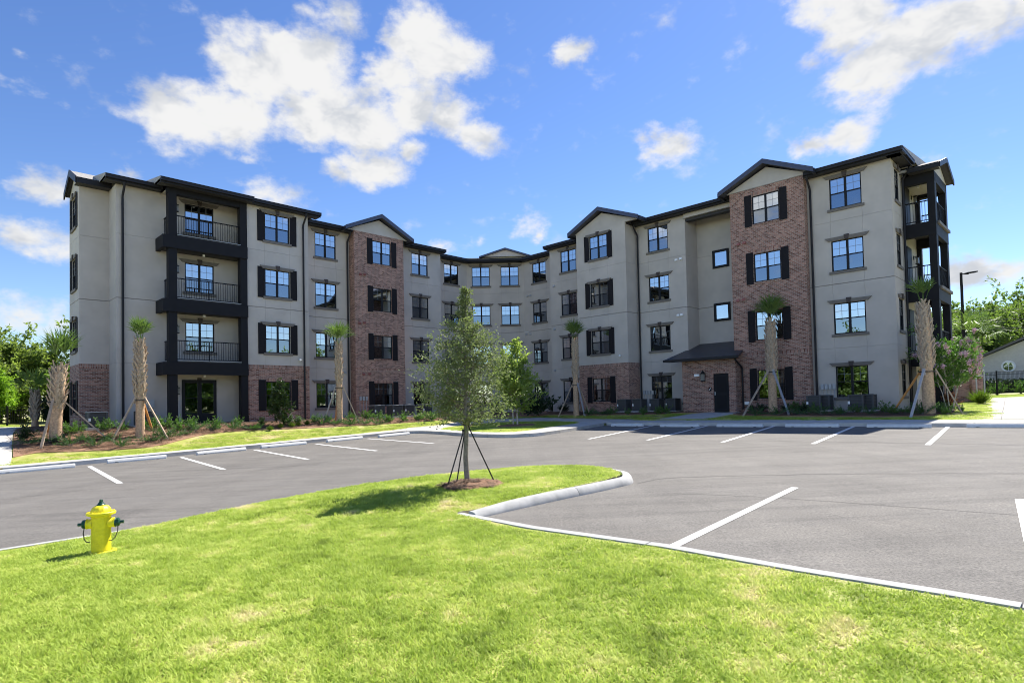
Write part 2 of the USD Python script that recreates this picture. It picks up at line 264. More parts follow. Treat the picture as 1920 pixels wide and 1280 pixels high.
def copy_of(src, label, loc, rotz=0.0, group=None, scale=None):
    name = src.GetName().rsplit('_', 1)[0] if src.GetName()[-3:].isdigit() else src.GetName()
    cat = src.GetCustomDataByKey('category')
    p = thing(name, label, cat, loc, rotz, group or src.GetCustomDataByKey('group'), scale)
    p.GetReferences().AddInternalReference(src.GetPath()); p.SetInstanceable(True)
    return p
def put(name, mesh, mat, parent=None, smooth=False, world_coords=False, uv=None):
    """one Mesh prim; world_coords: the mesh is in world coordinates and the top-level thing only has a translation"""
    base = parent.GetPath().pathString if parent is not None else '/World'
    path = base + '/' + fresh(base, name)
    if isinstance(mesh, MB):
        uv = np.array(mesh.t) if mesh.t else None; mesh = (np.array(mesh.v), np.array(mesh.f))
    if hasattr(mesh, 'to_mesh'):
        m = mesh.to_mesh(); mesh = (m.vert_properties[:, :3], m.tri_verts)
    if isinstance(mesh, trimesh.Trimesh): mesh = (np.array(mesh.vertices), np.array(mesh.faces))
    v, f = np.asarray(mesh[0], float), np.asarray(mesh[1], int)
    if world_coords and parent is not None:
        top = '/' + '/'.join(base.split('/')[1:3]); v = v - ORIG[top]
    m = usdkit.mesh(stage, path, (v, f), M[mat] if isinstance(mat, str) else mat, smooth=smooth, uv=uv if not smooth else None)
    return m.GetPrim()
class MB:
    """collects boxes; every box face has its own corners and a uv in metres"""
    def __init__(s): s.v, s.f, s.t = [], [], []
    def quad(s, p, uv):
        k = len(s.v); s.v += [tuple(map(float, a)) for a in p]; s.t += uv; s.f += [(k, k + 1, k + 2), (k, k + 2, k + 3)]
    def box(s, fr, u0, u1, n0, n1, z0, z1):
        """fr: facade frame function (u, off, z) -> point; n1 is the outer side"""
        c = lambda u, n, z: fr(u, n, z)
        s.quad([c(u0, n1, z0), c(u1, n1, z0), c(u1, n1, z1), c(u0, n1, z1)], [(u0, z0), (u1, z0), (u1, z1), (u0, z1)])
        s.quad([c(u1, n0, z0), c(u0, n0, z0), c(u0, n0, z1), c(u1, n0, z1)], [(u1, z0), (u0, z0), (u0, z1), (u1, z1)])
        s.quad([c(u1, n1, z0), c(u1, n0, z0), c(u1, n0, z1), c(u1, n1, z1)], [(n1, z0), (n0, z0), (n0, z1), (n1, z1)])
        s.quad([c(u0, n0, z0), c(u0, n1, z0), c(u0, n1, z1), c(u0, n0, z1)], [(n0, z0), (n1, z0), (n1, z1), (n0, z1)])
        s.quad([c(u0, n1, z1), c(u1, n1, z1), c(u1, n0, z1), c(u0, n0, z1)], [(u0, n1), (u1, n1), (u1, n0), (u0, n0)])
        s.quad([c(u0, n0, z0), c(u1, n0, z0), c(u1, n1, z0), c(u0, n1, z0)], [(u0, n0), (u1, n0), (u1, n1), (u0, n1)])
        return s
    def prism(s, fr, poly, n0, n1):
        """polygon in (u, z), counter-clockwise seen from outside, extruded from n0 to n1 (outer)"""
        k = len(poly)
        import mapbox_earcut as ec
        pl = np.array(poly, float); tri = ec.triangulate_float64(pl, np.array([k], np.uint32)).reshape(-1, 3)
        for n, flip in ((n1, False), (n0, True)):
            b = len(s.v); s.v += [tuple(map(float, fr(u, n, z))) for u, z in pl]; s.t += [(u, z) for u, z in pl]
            s.f += [tuple(b + x for x in (t[::-1] if flip else t)) for t in tri]
        for i in range(k):
            a, c = pl[i], pl[(i + 1) % k]
            s.quad([fr(a[0], n1, a[1]), fr(a[0], n0, a[1]), fr(c[0], n0, c[1]), fr(c[0], n1, c[1])], [(n1, a[1]), (n0, a[1]), (n0, c[1]), (n1, c[1])])
        return s
    def add(s, v, f):
        k = len(s.v); s.v += [tuple(x) for x in v]; s.f += [tuple(np.add(x, k)) for x in f]; s.t += [(0., 0.)] * len(v); return s
ident = lambda u, n, z: (u, -n, z)
def frameL(u, n, z): return (.70710678 * (n + u), .70710678 * (-n + u), z)
def frameR(u, n, z): return (.70710678 * (-n + u), .70710678 * (-n - u), z)
def frameC(u, n, z): return (u, -n, z)
def frameLE(u, n, z): return frameL(-n, -u, z)      # left end wall: looks towards -u of L; u = depth, n = -u_of_L
def frameRE(v, n, z): return frameR(n, -v, z)       # right end wall: looks towards +u of R
def tube(pts, r, sides=8, caps=True):
    p = np.asarray(pts, float); r = np.broadcast_to(np.asarray(r, float), (len(p),))
    t = np.gradient(p, axis=0); t /= np.linalg.norm(t, axis=1, keepdims=True) + 1e-12
    ref = np.array([0, 0, 1.]) if abs(t[:, 2]).mean() < .8 else np.array([1., 0, 0])
    a = np.cross(t, ref); a /= np.linalg.norm(a, axis=1, keepdims=True) + 1e-12; b = np.cross(t, a)
    ang = np.arange(sides) * 2 * np.pi / sides
    v = (p[:, None] + r[:, None, None] * (np.cos(ang)[None, :, None] * a[:, None] + np.sin(ang)[None, :, None] * b[:, None])).reshape(-1, 3)
    f = []
    for i in range(len(p) - 1):
        for j in range(sides):
            q0, q1 = i * sides + j, i * sides + (j + 1) % sides
            f += [(q0, q0 + sides, q1 + sides), (q0, q1 + sides, q1)]
    if caps:
        v = np.vstack([v, p[0], p[-1]]); k = len(v); e = (len(p) - 1) * sides
        for j in range(sides): f += [(k - 2, j, (j + 1) % sides), (k - 1, e + (j + 1) % sides, e + j)]
    return v, np.array(f)
def join(*ms):
    vs, fs, k = [], [], 0
    for v, f in ms:
        vs.append(np.asarray(v, float)); fs.append(np.asarray(f, int) + k); k += len(v)
    return np.vstack(vs), np.vstack(fs)
def lathe(prof, sides=24, centre=(0, 0, 0)):
    prof = np.asarray(prof, float); ang = np.arange(sides) * 2 * np.pi / sides
    v = np.stack([prof[:, None, 0] * np.cos(ang), prof[:, None, 0] * np.sin(ang), np.repeat(prof[:, None, 1], sides, 1)], -1).reshape(-1, 3) + centre
    f = []
    for i in range(len(prof) - 1):
        for j in range(sides):
            a, b = i * sides + j, i * sides + (j + 1) % sides
            f += [(a, b, b + sides), (a, b + sides, a + sides)]
    return v, np.array(f)
def boxm(x0, x1, y0, y1, z0, z1):
    m = MB().box(ident, x0, x1, -y1, -y0, z0, z1); return np.array(m.v), np.array(m.f)

# ------------------------------------------------------------------ ground
Q = .70710678
def sm(t):
    t = np.clip(t, 0, 1); return t * t * (3 - 2 * t)
def Pz(X, Y): return .022 * np.clip(X, -60, 60) + .008 * np.clip(Y, -60, 80)
def gz(X, Y):
    X = np.asarray(X, float); Y = np.asarray(Y, float); oL = (Y - X) * Q; oR = (X + Y) * Q
    t = np.maximum(np.maximum(sm((oL - 26.3) / 5.7) * sm((X + 60) / 20), sm((oR - 27.4) / 3.8) * sm((26 - X) / 7.)), sm((Y - 36) / 7) * sm((30 - abs(X)) / 5))
    base = Pz(X, Y) + .14
    return base + t * np.maximum(0, .86 - base)
def lz(X, Y):       # foreground lawn
    X = np.asarray(X, float); Y = np.asarray(Y, float)
    return Pz(X, Y) + .036 + .095 * sm((Y - 7.5) / 3.0) * sm((14.2 - Y) / 1.5 + .35)
def poly_mesh(poly, zf, step=None, thick=0.0):
    """polygon as a draped sheet (grid step) with optional skirt"""
    import mapbox_earcut as ec
    vs, fs, uvs = [], [], []
    def tri(pg):
        nonlocal vs, fs
        if pg.is_empty or pg.area < 1e-6: return
        ext = np.array(pg.exterior.coords)[:-1]; rings = [ext] + [np.array(r.coords)[:-1] for r in pg.interiors]
        allp = np.vstack(rings); ends = np.cumsum([len(r) for r in rings]).astype(np.uint32)
        t = ec.triangulate_float64(allp, ends).reshape(-1, 3); k = len(vs)
        for q in t:
            a, b, c = allp[q]
            if (b[0] - a[0]) * (c[1] - a[1]) - (b[1] - a[1]) * (c[0] - a[0]) < 0: q = q[::-1]
            fs.append(tuple(int(x) + k for x in q))
        vs += [(x, y, float(zf(x, y))) for x, y in allp]
    geoms = getattr(poly, 'geoms', [poly])
    for g in geoms:
        if g.geom_type != 'Polygon': continue
        if step is None: tri(g); continue
        x0, y0, x1, y1 = g.bounds; prep = shapely.prepared.prep(g)
        for i in np.arange(math.floor(x0 / step), math.ceil(x1 / step)):
            for j in np.arange(math.floor(y0 / step), math.ceil(y1 / step)):
                c = sbox(i * step, j * step, (i + 1) * step, (j + 1) * step)
                if prep.contains(c): tri(c)
                elif prep.intersects(c):
                    w = g.intersection(c)
                    for h in getattr(w, 'geoms', [w]):
                        if h.geom_type == 'Polygon': tri(h)
    if thick:
        for g in geoms:
            if g.geom_type != 'Polygon': continue
            for r in [g.exterior] + list(g.interiors):
                pts = np.array(shapely.segmentize(r, .6).coords); ccw = shapely.is_ccw(r)
                if not ccw and r is g.exterior: pts = pts[::-1]
                if ccw and r is not g.exterior: pts = pts[::-1]
                for a, b in zip(pts[:-1], pts[1:]):
                    k = len(vs); za, zb = float(zf(*a)), float(zf(*b))
                    vs += [(a[0], a[1], za), (b[0], b[1], zb), (b[0], b[1], zb - thick), (a[0], a[1], za - thick)]; fs += [(k, k + 3, k + 2), (k, k + 2, k + 1)]
    v, f = np.array(vs), np.array(fs)
    return v, f
def smooth_line(pts, n=8):
    from scipy.interpolate import CubicSpline
    p = np.array(pts, float); s = np.r_[0, np.cumsum(np.linalg.norm(np.diff(p, axis=0), axis=1))]
    from scipy.interpolate import PchipInterpolator
    t = np.linspace(0, s[-1], n * len(p)); return np.stack([PchipInterpolator(s, p[:, k])(t) for k in (0, 1)], 1)

LC = [(-16.27, 18.96), (-13.01, 22.42), (-5.75, 31.2)]
CURVE = [(-5.75, 31.2), (-5.2, 31.1), (-3.79, 29.6), (-2.3, 27.15), (-.95, 25.35), (0, 24.71), (.84, 24.8), (1.7, 25.7), (2.34, 26.67), (3.6, 28.8), (4.85, 30.84)]
RC = [(4.85, 30.84), (10.6, 24.95), (16.34, 19.07)]
curve = smooth_line(CURVE, 5)
kerb_line = [(-48, -18)] + LC[:1] + LC[1:2] + [tuple(p) for p in curve] + RC[1:] + [(52, -17.5)]
behind = Polygon(kerb_line + [(180, -17), (180, 260), (-180, 260), (-180, -18)])
asph_poly = Polygon(kerb_line[::1] + [(52, -60), (-48, -60)])
# foreground lawn: edge along the drive, tip, kerbed side, front edge
L_EDGE = [(-22, -12), (-14, -1.2), (-10, 3.9), (-7.9, 6.25), (-6.6, 7.62), (-5.97, 8.18), (-5.51, 8.61), (-4.8, 9.48), (-4.23, 10.17), (-3.58, 10.97), (-2.8, 11.83), (-1.85, 12.58), (-.75, 13.16), (.44, 13.48), (1.25, 13.38)]
TIP = [(1.72, 12.9), (2.0, 12.35), (2.09, 11.7), (2.02, 11.25)]
K_SIDE = [(1.60, 10.66), (.66, 9.86), (.08, 9.33), (-.52, 8.75), (-.8, 8.66)]
F_EDGE = [(-.74, 8.69), (.27, 7.60), (1.65, 6.43), (2.6, 5.42), (3.33, 4.73), (3.75, 4.30), (8.2, -.2), (19, -11)]
KERB_P = smooth_line([(1.25, 13.42), (1.86, 13.05), (2.2, 12.45), (2.31, 11.75), (2.21, 11.08), (1.75, 10.53), (.82, 9.70), (.24, 9.17), (-.36, 8.60), (-.53, 8.44)], 4)
front = Polygon(L_EDGE + TIP + K_SIDE + [(x - .1, y - .1) for x, y in F_EDGE] + [(10, -20), (-20, -20)]).buffer(0)
edge_l = smooth_line(L_EDGE[3:], 5)
front = front.difference(unary_union([LineString(edge_l).buffer(-.115, single_sided=True), LineString(F_EDGE).buffer(-.145, single_sided=True), LineString(KERB_P).buffer(-.185, single_sided=True)]))
front = max(getattr(front, 'geoms', [front]), key=lambda g: g.area)
lot = put('parking_lot', poly_mesh(asph_poly.buffer(.05).difference(front.buffer(.04)), Pz, 4.0), 'asphalt')
tag(lot, 'warm grey asphalt car park with paving seams', kind='structure')

def ribbon(path, width, zf, h0, h1, name, parent, mat='kerb', seg=3.0, side=1, slope=0.0):
    """kerb of concrete lengths along a path; its outer (road) edge is the path, width to the given side; h0, h1 heights above the road at start and end"""
    p = np.asarray(path, float); d = np.r_[0, np.cumsum(np.linalg.norm(np.diff(p, axis=0), axis=1))]
    n = max(1, int(round(d[-1] / seg)))
    for k in range(n):
        s0, s1 = d[-1] * k / n + .006, d[-1] * (k + 1) / n - .006
        t = np.unique(np.r_[s0, d[(d > s0) & (d < s1)], np.linspace(s0, s1, 5), s1])
        q = np.stack([np.interp(t, d, p[:, i]) for i in (0, 1)], 1)
        tg = np.gradient(q, axis=0); tg /= np.linalg.norm(tg, axis=1, keepdims=True); nm = np.stack([-tg[:, 1], tg[:, 0]], 1) * side
        hh = np.interp(t / d[-1], np.linspace(0, 1, len(np.atleast_1d(h0))), np.atleast_1d(h0)) if np.ndim(h0) else h0 + (h1 - h0) * t / d[-1]
        prof = [(0, -.2), (0, .01), (.06 * slope + .004, .55), (.14 * slope + .012, .90), (.20 * slope + .03, 1.0), (width - .02, 1.0), (width, .93), (width, -.2)]
        vs = []
        for i in range(len(q)):
            zb = float(zf(*q[i]))
            for (w, a) in prof:
                x, y = q[i] + nm[i] * w; z = zb + (a * hh[i] if a > 0 else a)
                vs.append((x, y, z))
        m = len(prof); f = []
        for i in range(len(q) - 1):
            for j in range(m - 1):
                a = i * m + j; f += [(a, a + 1, a + 1 + m), (a, a + 1 + m, a + m)]
        for e in (0, (len(q) - 1) * m):
            f += [(e, e + j, e + j + 1) if e == 0 else (e, e + j + 1, e + j) for j in range(1, m - 1)]
        f = np.array(f)
        if side < 0: f = f[:, ::-1]
        put(name, (np.array(vs), f[:, ::-1]), mat, parent, smooth=35)
kerb = UsdGeom.Xform.Define(stage, '/World/island_kerb').GetPrim(); used[('/World', 'island_kerb')] = 1
tag(kerb, 'pale concrete kerb lengths round the foreground lawn island', kind='structure')
ribbon(edge_l, .12, Pz, .05, .05, 'kerb_segment', kerb, side=-1)
ribbon(KERB_P, .20, Pz, np.array([.04, .07, .10, .13, .13, .13, .13, .13, .12, .08]), None, 'kerb_segment', kerb, seg=2.4, side=-1, slope=.45)
ribbon(np.array(F_EDGE), .15, Pz, .05, .05, 'kerb_segment', kerb, seg=3.0, side=-1)
lawn = put('front_lawn', poly_mesh(front.buffer(-.02), lz, .4), 'lawn'); tag(lawn, 'bright sunlit turf of the foreground lawn', kind='structure')

# pavements behind the kerbs
def strip(line, w, side):
    ls = LineString(line); o = ls.parallel_offset(w, 'left' if side > 0 else 'right', join_style=2)
    oc = list(o.coords)
    if np.hypot(oc[0][0] - line[0][0], oc[0][1] - line[0][1]) > np.hypot(oc[-1][0] - line[0][0], oc[-1][1] - line[0][1]): oc = oc[::-1]
    return Polygon(list(line) + oc[::-1]).buffer(0)
left_line = LC[:2] + [tuple(curve[0])]
walkL = strip(left_line, 1.0, 1)
walkR = strip([tuple(x) for x in RC], 2.05, 1).union(strip([RC[-1], (30, 5.1)], 2.05, 1))
isl_lawn = Polygon(smooth_line([(-3.92, 31.73), (-2.95, 30.0), (-2.09, 28.41), (-.9, 26.7), (-.04, 26.15), (.6, 26.7), (1.48, 28.37), (3.65, 32.67), (2.49, 35.2), (-.05, 37.0), (-2.6, 35.4), (-3.92, 31.73)], 4)).buffer(0)
plaza_outer = Polygon([tuple(p) for p in curve] + [(6.7, 32.7), (4.4, 35.5), (1.87, 38.8), (-2.12, 38.5), (-3.3, 36.9), (-4.4, 34.7), (-6.0, 32.9), (-6.5, 32.0)]).buffer(0)
plaza = plaza_outer.difference(isl_lawn).difference(walkL).difference(walkR.buffer(.005))
door_walk = Polygon([(8.15, 31.95), (9.95, 30.15), (12.85, 31.9), (11.9, 33.0), (11.0, 33.5)]).buffer(0)
door_walk = Polygon([(7.9, 31.9), (9.8, 29.95), (12.55, 31.55), (11.35, 33.1)]).difference(walkR)
pad_r = Polygon([(17.32, 21.45), (19.4, 19.0), (47, 38.0), (47, 41.5), (33.4, 41.5)]).difference(walkR.buffer(.01))
left_walk = Polygon([(-17.05, 20.15), (-16.3, 19.05), (-22, 12.5), (-30, 20), (-33, 34), (-26.5, 33), (-24.1, 28.9), (-20.06, 23.85), (-18.96, 22.5), (-17.95, 21.3)]).difference(walkL.buffer(.01))
def joints(poly, lines, gap=.014):
    cut = unary_union([LineString(l).buffer(gap / 2, cap_style=2) for l in lines]); r = poly.difference(cut)
    return [g for g in getattr(r, 'geoms', [r]) if g.geom_type == 'Polygon' and g.area > .02]
def across(line, step, w, side):
    ls = LineString(line); out = []
    for s in np.arange(step, ls.length, step):
        a, b = np.array(ls.interpolate(s - .05).coords[0]), np.array(ls.interpolate(s + .05).coords[0]); t = (b - a) / np.linalg.norm(b - a); nn = np.array([-t[1], t[0]]) * side
        m = (a + b) / 2; out.append([tuple(m - nn * .3), tuple(m + nn * (w + .1))])
    return out
def grid_lines(ang, step, R=70, c=(0, 30)):
    a = math.radians(ang); d = np.array([math.cos(a), math.sin(a)]); nn = np.array([-d[1], d[0]])
    return [[tuple(np.array(c) + nn * s - d * R), tuple(np.array(c) + nn * s + d * R)] for s in np.arange(-R, R, step)]
def pavement(name, label, slabs, zf=gz, thick=.32, mat='concrete'):
    x = UsdGeom.Xform.Define(stage, '/World/' + fresh('/World', name)).GetPrim(); tag(x, label, kind='structure')
    for s in slabs: put('slab', poly_mesh(s, zf, .9 if s.area > 1.5 else None, thick), mat, x)
    return x
pavement('left_sidewalk', 'pale concrete sidewalk along the left parking row', joints(walkL, across(left_line, 1.5, 1.0, 1)))
pavement('right_sidewalk', 'shaded concrete sidewalk along the right parking row', joints(walkR, across([RC[0], RC[-1], (30, 5.1)], 1.52, 2.05, 1)))
pavement('corner_sidewalk', 'curved concrete walk round the small lawn island', joints(plaza, grid_lines(12, 1.6) + grid_lines(102, 1.6)))
pavement('door_path', 'short concrete path leading up to the service door', joints(door_walk, [[(8.6, 33.5), (11.2, 29.5)], [(10.0, 34), (12.3, 30.2)]]))
pavement('right_apron', 'sunlit concrete apron at the right edge beyond the parking row', joints(pad_r, grid_lines(50, 3.0) + grid_lines(-40, 3.0)))
pavement('left_path', 'bluish shaded concrete path at the left end of the building', joints(left_walk, grid_lines(50, 1.8) + grid_lines(-40, 1.8)))
hard = unary_union([walkL, walkR, plaza, door_walk, pad_r, left_walk])
MUL_L = [(-17.95, 21.35), (-17.8, 22.0), (-16.64, 22.85), (-15.55, 23.69), (-14.71, 24.77), (-14.5, 25.85), (-14.18, 27.18), (-13.15, 28.64), (-11.0, 30.54), (-9.27, 32.14), (-7.84, 33.42), (-6.33, 35.02), (-5.1, 36.32), (-4.32, 37.2), (-3.47, 38.14)]
mulL = Polygon([tuple(p) for p in smooth_line(MUL_L, 4)] + [(-1.5, 39.6), (2.45, 39.8), (2.45, 47.5), (-3.5, 47.5), (-14, 38.5), (-26, 36), (-26, 30.5), (-20.06, 23.9), (-18.96, 22.56)]).buffer(0).difference(hard.buffer(.01))
mulR = Polygon([(2.45, 39.76), (4.63, 37.22), (8.3, 33.95), (9.6, 33.6), (11.45, 31.5), (11.45, 30.12), (13.31, 27.56), (15.56, 24.84), (16.9, 24.0), (18.0, 24.3), (20.5, 27.5), (21.5, 29.5), (25, 33), (12, 46), (2.45, 47.5)]).buffer(0).difference(hard.buffer(.01))
bed_l = put('mulch_bed', poly_mesh(mulL, lambda x, y: gz(x, y) + .02, .6, .4), 'mulch'); tag(bed_l, 'reddish mulch bed along the left wing and the back of the court', kind='structure')
bed_r = put('mulch_bed', poly_mesh(mulR, lambda x, y: gz(x, y) + .02, .6, .4), 'mulch'); tag(bed_r, 'shaded mulch bed along the right wing', kind='structure')
rest = behind.difference(hard).difference(mulL).difference(mulR).difference(isl_lawn)
lawn_zone = rest.intersection(sbox(-60, 5, 70, 90))
isl = put('island_lawn', poly_mesh(isl_lawn, lambda x, y: gz(x, y) - .01, .6, .3), 'lawn'); tag(isl, 'small triangular lawn island with the slender pale-barked tree', kind='structure')
_nb = sbox(-42, 12, 46, 52); _gf = lambda x, y: gz(x, y) - .012
gr = put('ground', join(poly_mesh(rest.intersection(_nb), _gf, .8, .5), poly_mesh(rest.difference(_nb), _gf, 4.0, .5)), 'lawn'); tag(gr, 'mown grass round the car park and beyond the building', kind='structure')

# painted lines and wheel stops
def line_quad(a, b, w, name='parking_line', mat='paint', h=.006):
    a, b = np.array(a), np.array(b); t = (b - a) / np.linalg.norm(b - a); nn = np.array([-t[1], t[0]]) * w / 2
    pts = [a - nn, b - nn, b + nn, a + nn]; v, f = poly_mesh(Polygon(pts), lambda x, y: Pz(x, y) + h, None)
    return put(name, (v, f), mat, lot)
LS = [((-14.05, 19.73), (-9.61, 14.54)), ((-12.21, 21.88), (-8.16, 16.78)), ((-10.49, 24.1), (-6.49, 18.79)), ((-8.66, 26.08), (-4.81, 20.93)), ((-6.91, 28.31), (-3.12, 23.32))]
RS = [((6.92, 28.98), (2.8, 22.06)), ((8.98, 27.12), (4.61, 20.45)), ((10.97, 24.86), (6.47, 18.44)), ((13.0, 22.66), (8.43, 16.75)), ((15.02, 20.54), (10.6, 15.23)), ((17.0, 18.5), (12.6, 13.4))]
for a, b in LS + RS: line_quad(a, b, .13)
line_quad((4.62, 9.82), (1.72, 6.50), .115); line_quad((6.90, 8.11), (4.24, 4.80), .16)
def seam(pts, w):
    p = smooth_line(pts, 10); p = p + rng.normal(0, .012, p.shape)
    put('paving_seam', poly_mesh(LineString(p).buffer(w / 2, cap_style=2), lambda x, y: Pz(x, y) + .003, None), 'seam', lot)
seam([(2.25, 10.95), (3.0, 11.5), (5.5, 11.2), (8.5, 10.3), (13, 8.6), (20, 5.6)], .02)
seam([(2.6, 9.8), (3.8, 9.1), (5.2, 8.0), (7, 6.4), (9, 4.4)], .012)
seam([(-5, 22.2), (0, 22.2), (4, 20.6), (9, 17.2), (14, 12.6), (22, 4)], .03)
seam([(-20, 3), (-14, 9.5), (-8, 15.2), (-3, 19.5), (2, 21)], .018)
def wheel_stop(a, b, label, group):
    a, b = np.array(a), np.array(b); c = (a + b) / 2; L = np.linalg.norm(b - a); ang = math.atan2(*(b - a)[::-1])
    t = thing('wheel_stop', label, 'wheel stop', (c[0], c[1], float(Pz(*c)) + .004), ang, group)
    h = .125; pr = [(-.085, 0), (.085, 0), (.085, .05), (.055, h - .015), (.04, h), (-.04, h), (-.055, h - .015), (-.085, .05)]
    vs, f = [], []
    for x, k in ((-L / 2, 1), (-L / 2 + .012, 1.0), (L / 2 - .012, 1), (L / 2, 1.)): vs += [(x, y * (0.94 if abs(x) == L / 2 else 1), z * (0.95 if abs(x) == L / 2 else 1)) for y, z in pr]
    m = len(pr)
    for i in range(3):
        for j in range(m): q = (j + 1) % m; f += [(i * m + j, (i + 1) * m + j, (i + 1) * m + q), (i * m + j, (i + 1) * m + q, i * m + q)]
    for j in range(1, m - 1): f += [(0, j, j + 1), (3 * m, 3 * m + j + 1, 3 * m + j)]
    v = np.array(vs); v[:, 2] += v[:, 0] * (.022 * math.cos(ang) + .008 * math.sin(ang)); put('block', (v, np.array(f)), 'stop', t)
    for x in (-L * .35, L * .35): put('drain_slot', boxm(x - .05, x + .05, -.0865, .0865, .004, .022) , 'strap', t)
WL = [((-15.95, 18.30), (-14.45, 19.62)), ((-14.03, 20.55), (-12.71, 21.78)), ((-12.02, 22.59), (-10.82, 24.03)), ((-10.5, 24.75), (-9.13, 26.2)), ((-8.41, 26.85), (-7.21, 28.4)), ((-6.5, 28.75), (-5.3, 30.25))]
WR = [((4.95, 29.75), (6.23, 28.54)), ((6.85, 27.55), (8.2, 26.25)), ((8.86, 25.79), (10.26, 24.45)), ((10.96, 23.9), (12.35, 22.55)), ((12.98, 21.8), (14.4, 20.47)), ((15.22, 19.95), (16.6, 18.55))]
_ord = ['first', 'second', 'third', 'fourth', 'fifth', 'sixth']
for i, (a, b) in enumerate(WL): wheel_stop(a, b, 'sunlit white concrete wheel stop, %s from the left in the left parking row' % _ord[i], 'wheel stops of the left parking row')
for i, (a, b) in enumerate(WR): wheel_stop(a, b, ['shaded concrete wheel stop nearest the curved walk corner', 'shaded concrete wheel stop below the four outdoor units', 'shaded concrete wheel stop below the service door path', 'shaded concrete wheel stop before the palm on the brick bay', 'half sunlit wheel stop before the right corner palm', 'sunlit wheel stop cut by the right photo edge'][i], 'wheel stops of the right parking row')

# ------------------------------------------------------------------ the apartment building
B = thing('apartment_building', 'four-storey taupe stucco and brick apartment block with black balconies and shutters', 'building', (0, 44, .86))
def bp(name, mesh, mat, parent=None, smooth=False): return put(name, mesh, mat, parent or B, smooth, world_coords=True)
ZS = [.70, 3.97, 7.13, 10.25, 12.66]
WT = [3.07, 6.17, 9.27, 12.37]; WH, WW = 1.517, 1.41
def split_group(prefix): return prefix
def window(fr, u0, off, zt, fl, w=WW, h=WH, double=True, label=None):
    zb = zt - h; m = MB(); d0, d1 = off - .10, off - .025
    fw = .05
    m.box(fr, u0, u0 + fw, d0, d1, zb, zt); m.box(fr, u0 + w - fw, u0 + w, d0, d1, zb, zt)
    m.box(fr, u0 + fw, u0 + w - fw, d0, d1, zt - fw, zt); m.box(fr, u0 + fw, u0 + w - fw, d0, d1, zb, zb + fw)
    cells = [(u0 + fw, u0 + w - fw)]
    if double:
        c = u0 + w / 2; m.box(fr, c - .05, c + .05, d0, d1 + .005, zb + fw, zt - fw); cells = [(u0 + fw, c - .05), (c + .05, u0 + w - fw)]
    zm = zb + h * .5
    for a, b in cells: m.box(fr, a, b, d0 + .01, d1 - .008, zm - .025, zm + .025)
    W = bp('window', m, 'frame')
    g = MB()
    for a, b in cells:
        bp('pane', MB().box(fr, a, b, off - .062, off - .056, zm + .025, zt - fw), 'glass', W)
        bp('pane', MB().box(fr, a, b, off - .076, off - .070, zb + fw, zm - .025), 'screen', W)
        q = (a + b) / 2; zz = (zm + .025 + zt - fw) / 2
        g.box(fr, q - .008, q + .008, off - .0555, off - .050, zm + .025, zt - fw); g.box(fr, a, q - .008, off - .0555, off - .050, zz - .008, zz + .008); g.box(fr, q + .008, b, off - .0555, off - .050, zz - .008, zz + .008)
    bp('muntin', g, 'muntin', W)
    r = MB(); r.box(fr, u0, u0 + w, off - .46, off - .44, zb, zt); r.box(fr, u0 - .02, u0, off - .44, off - .11, zb, zt); r.box(fr, u0 + w, u0 + w + .02, off - .44, off - .11, zb, zt); r.box(fr, u0, u0 + w, off - .44, off - .11, zb - .02, zb); r.box(fr, u0, u0 + w, off - .44, off - .11, zt, zt + .02)
    bp('interior', r, 'interior', W)
    if fl >= 2: bp('blind', MB().box(fr, u0 + .02, u0 + w - .02, off - .17, off - .16, zb + .02, zt - .02), 'blind', W)
    return W
def lintel(fr, u0, off, zt, w=WW, flare=.28):
    m = MB().prism(fr, [(u0 - .13, zt + .012), (u0 + w + .13, zt + .012), (u0 + w + flare, zt + .17), (u0 - flare, zt + .17)], off - .02, off + .07)
    l = bp('lintel', m, 'trim'); c = u0 + w / 2
    bp('keystone', MB().prism(fr, [(c - .085, zt + .005), (c + .085, zt + .005), (c + .11, zt + .23), (c - .11, zt + .23)], off - .01, off + .105), 'keystone', l)
def sill(fr, u0, off, zb, w=WW): bp('sill', MB().box(fr, u0 - .11, u0 + w + .11, off - .02, off + .065, zb - .135, zb - .006), 'trim')
def shutters(fr, u0, off, zt, w=WW, h=WH):
    for a in (u0 - .40, u0 + w + .02):
        z0, z1 = zt - h - .08, zt + .10; m = MB(); b = a + .38
        m.box(fr, a + .05, b - .05, off + .004, off + .022, z0 + .05, z1 - .05)
        m.box(fr, a, a + .05, off + .004, off + .04, z0, z1); m.box(fr, b - .05, b, off + .004, off + .04, z0, z1)
        for za, zb in ((z0, z0 + .07), ((z0 + z1) / 2 - .04, (z0 + z1) / 2 + .04), (z1 - .07, z1)): m.box(fr, a + .05, b - .05, off + .004, off + .038, za, zb)
        for k in range(22):
            zz = z0 + .09 + k * (z1 - z0 - .18) / 22
            m.box(fr, a + .05, b - .05, off + .022, off + .031, zz, zz + .03)
        bp('shutter', m, 'shutter')
def panel(fr, u0, u1, off, z0, z1, mat, g=(.0, .0, .0, .0), t=.12):
    """g: half gaps left, right, bottom, top"""
    if u1 - u0 < .03 or z1 - z0 < .03: return
    if mat == 'stucco': bp('stucco_panel', MB().box(fr, u0 + g[0], u1 - g[1], off - t, off, z0 + g[2], z1 - g[3]), 'stucco')
    else: BR.box(fr, u0, u1, off - t, off, z0, z1)
GAP = [0, .004, .012, .004, 0]
CORE = MB()
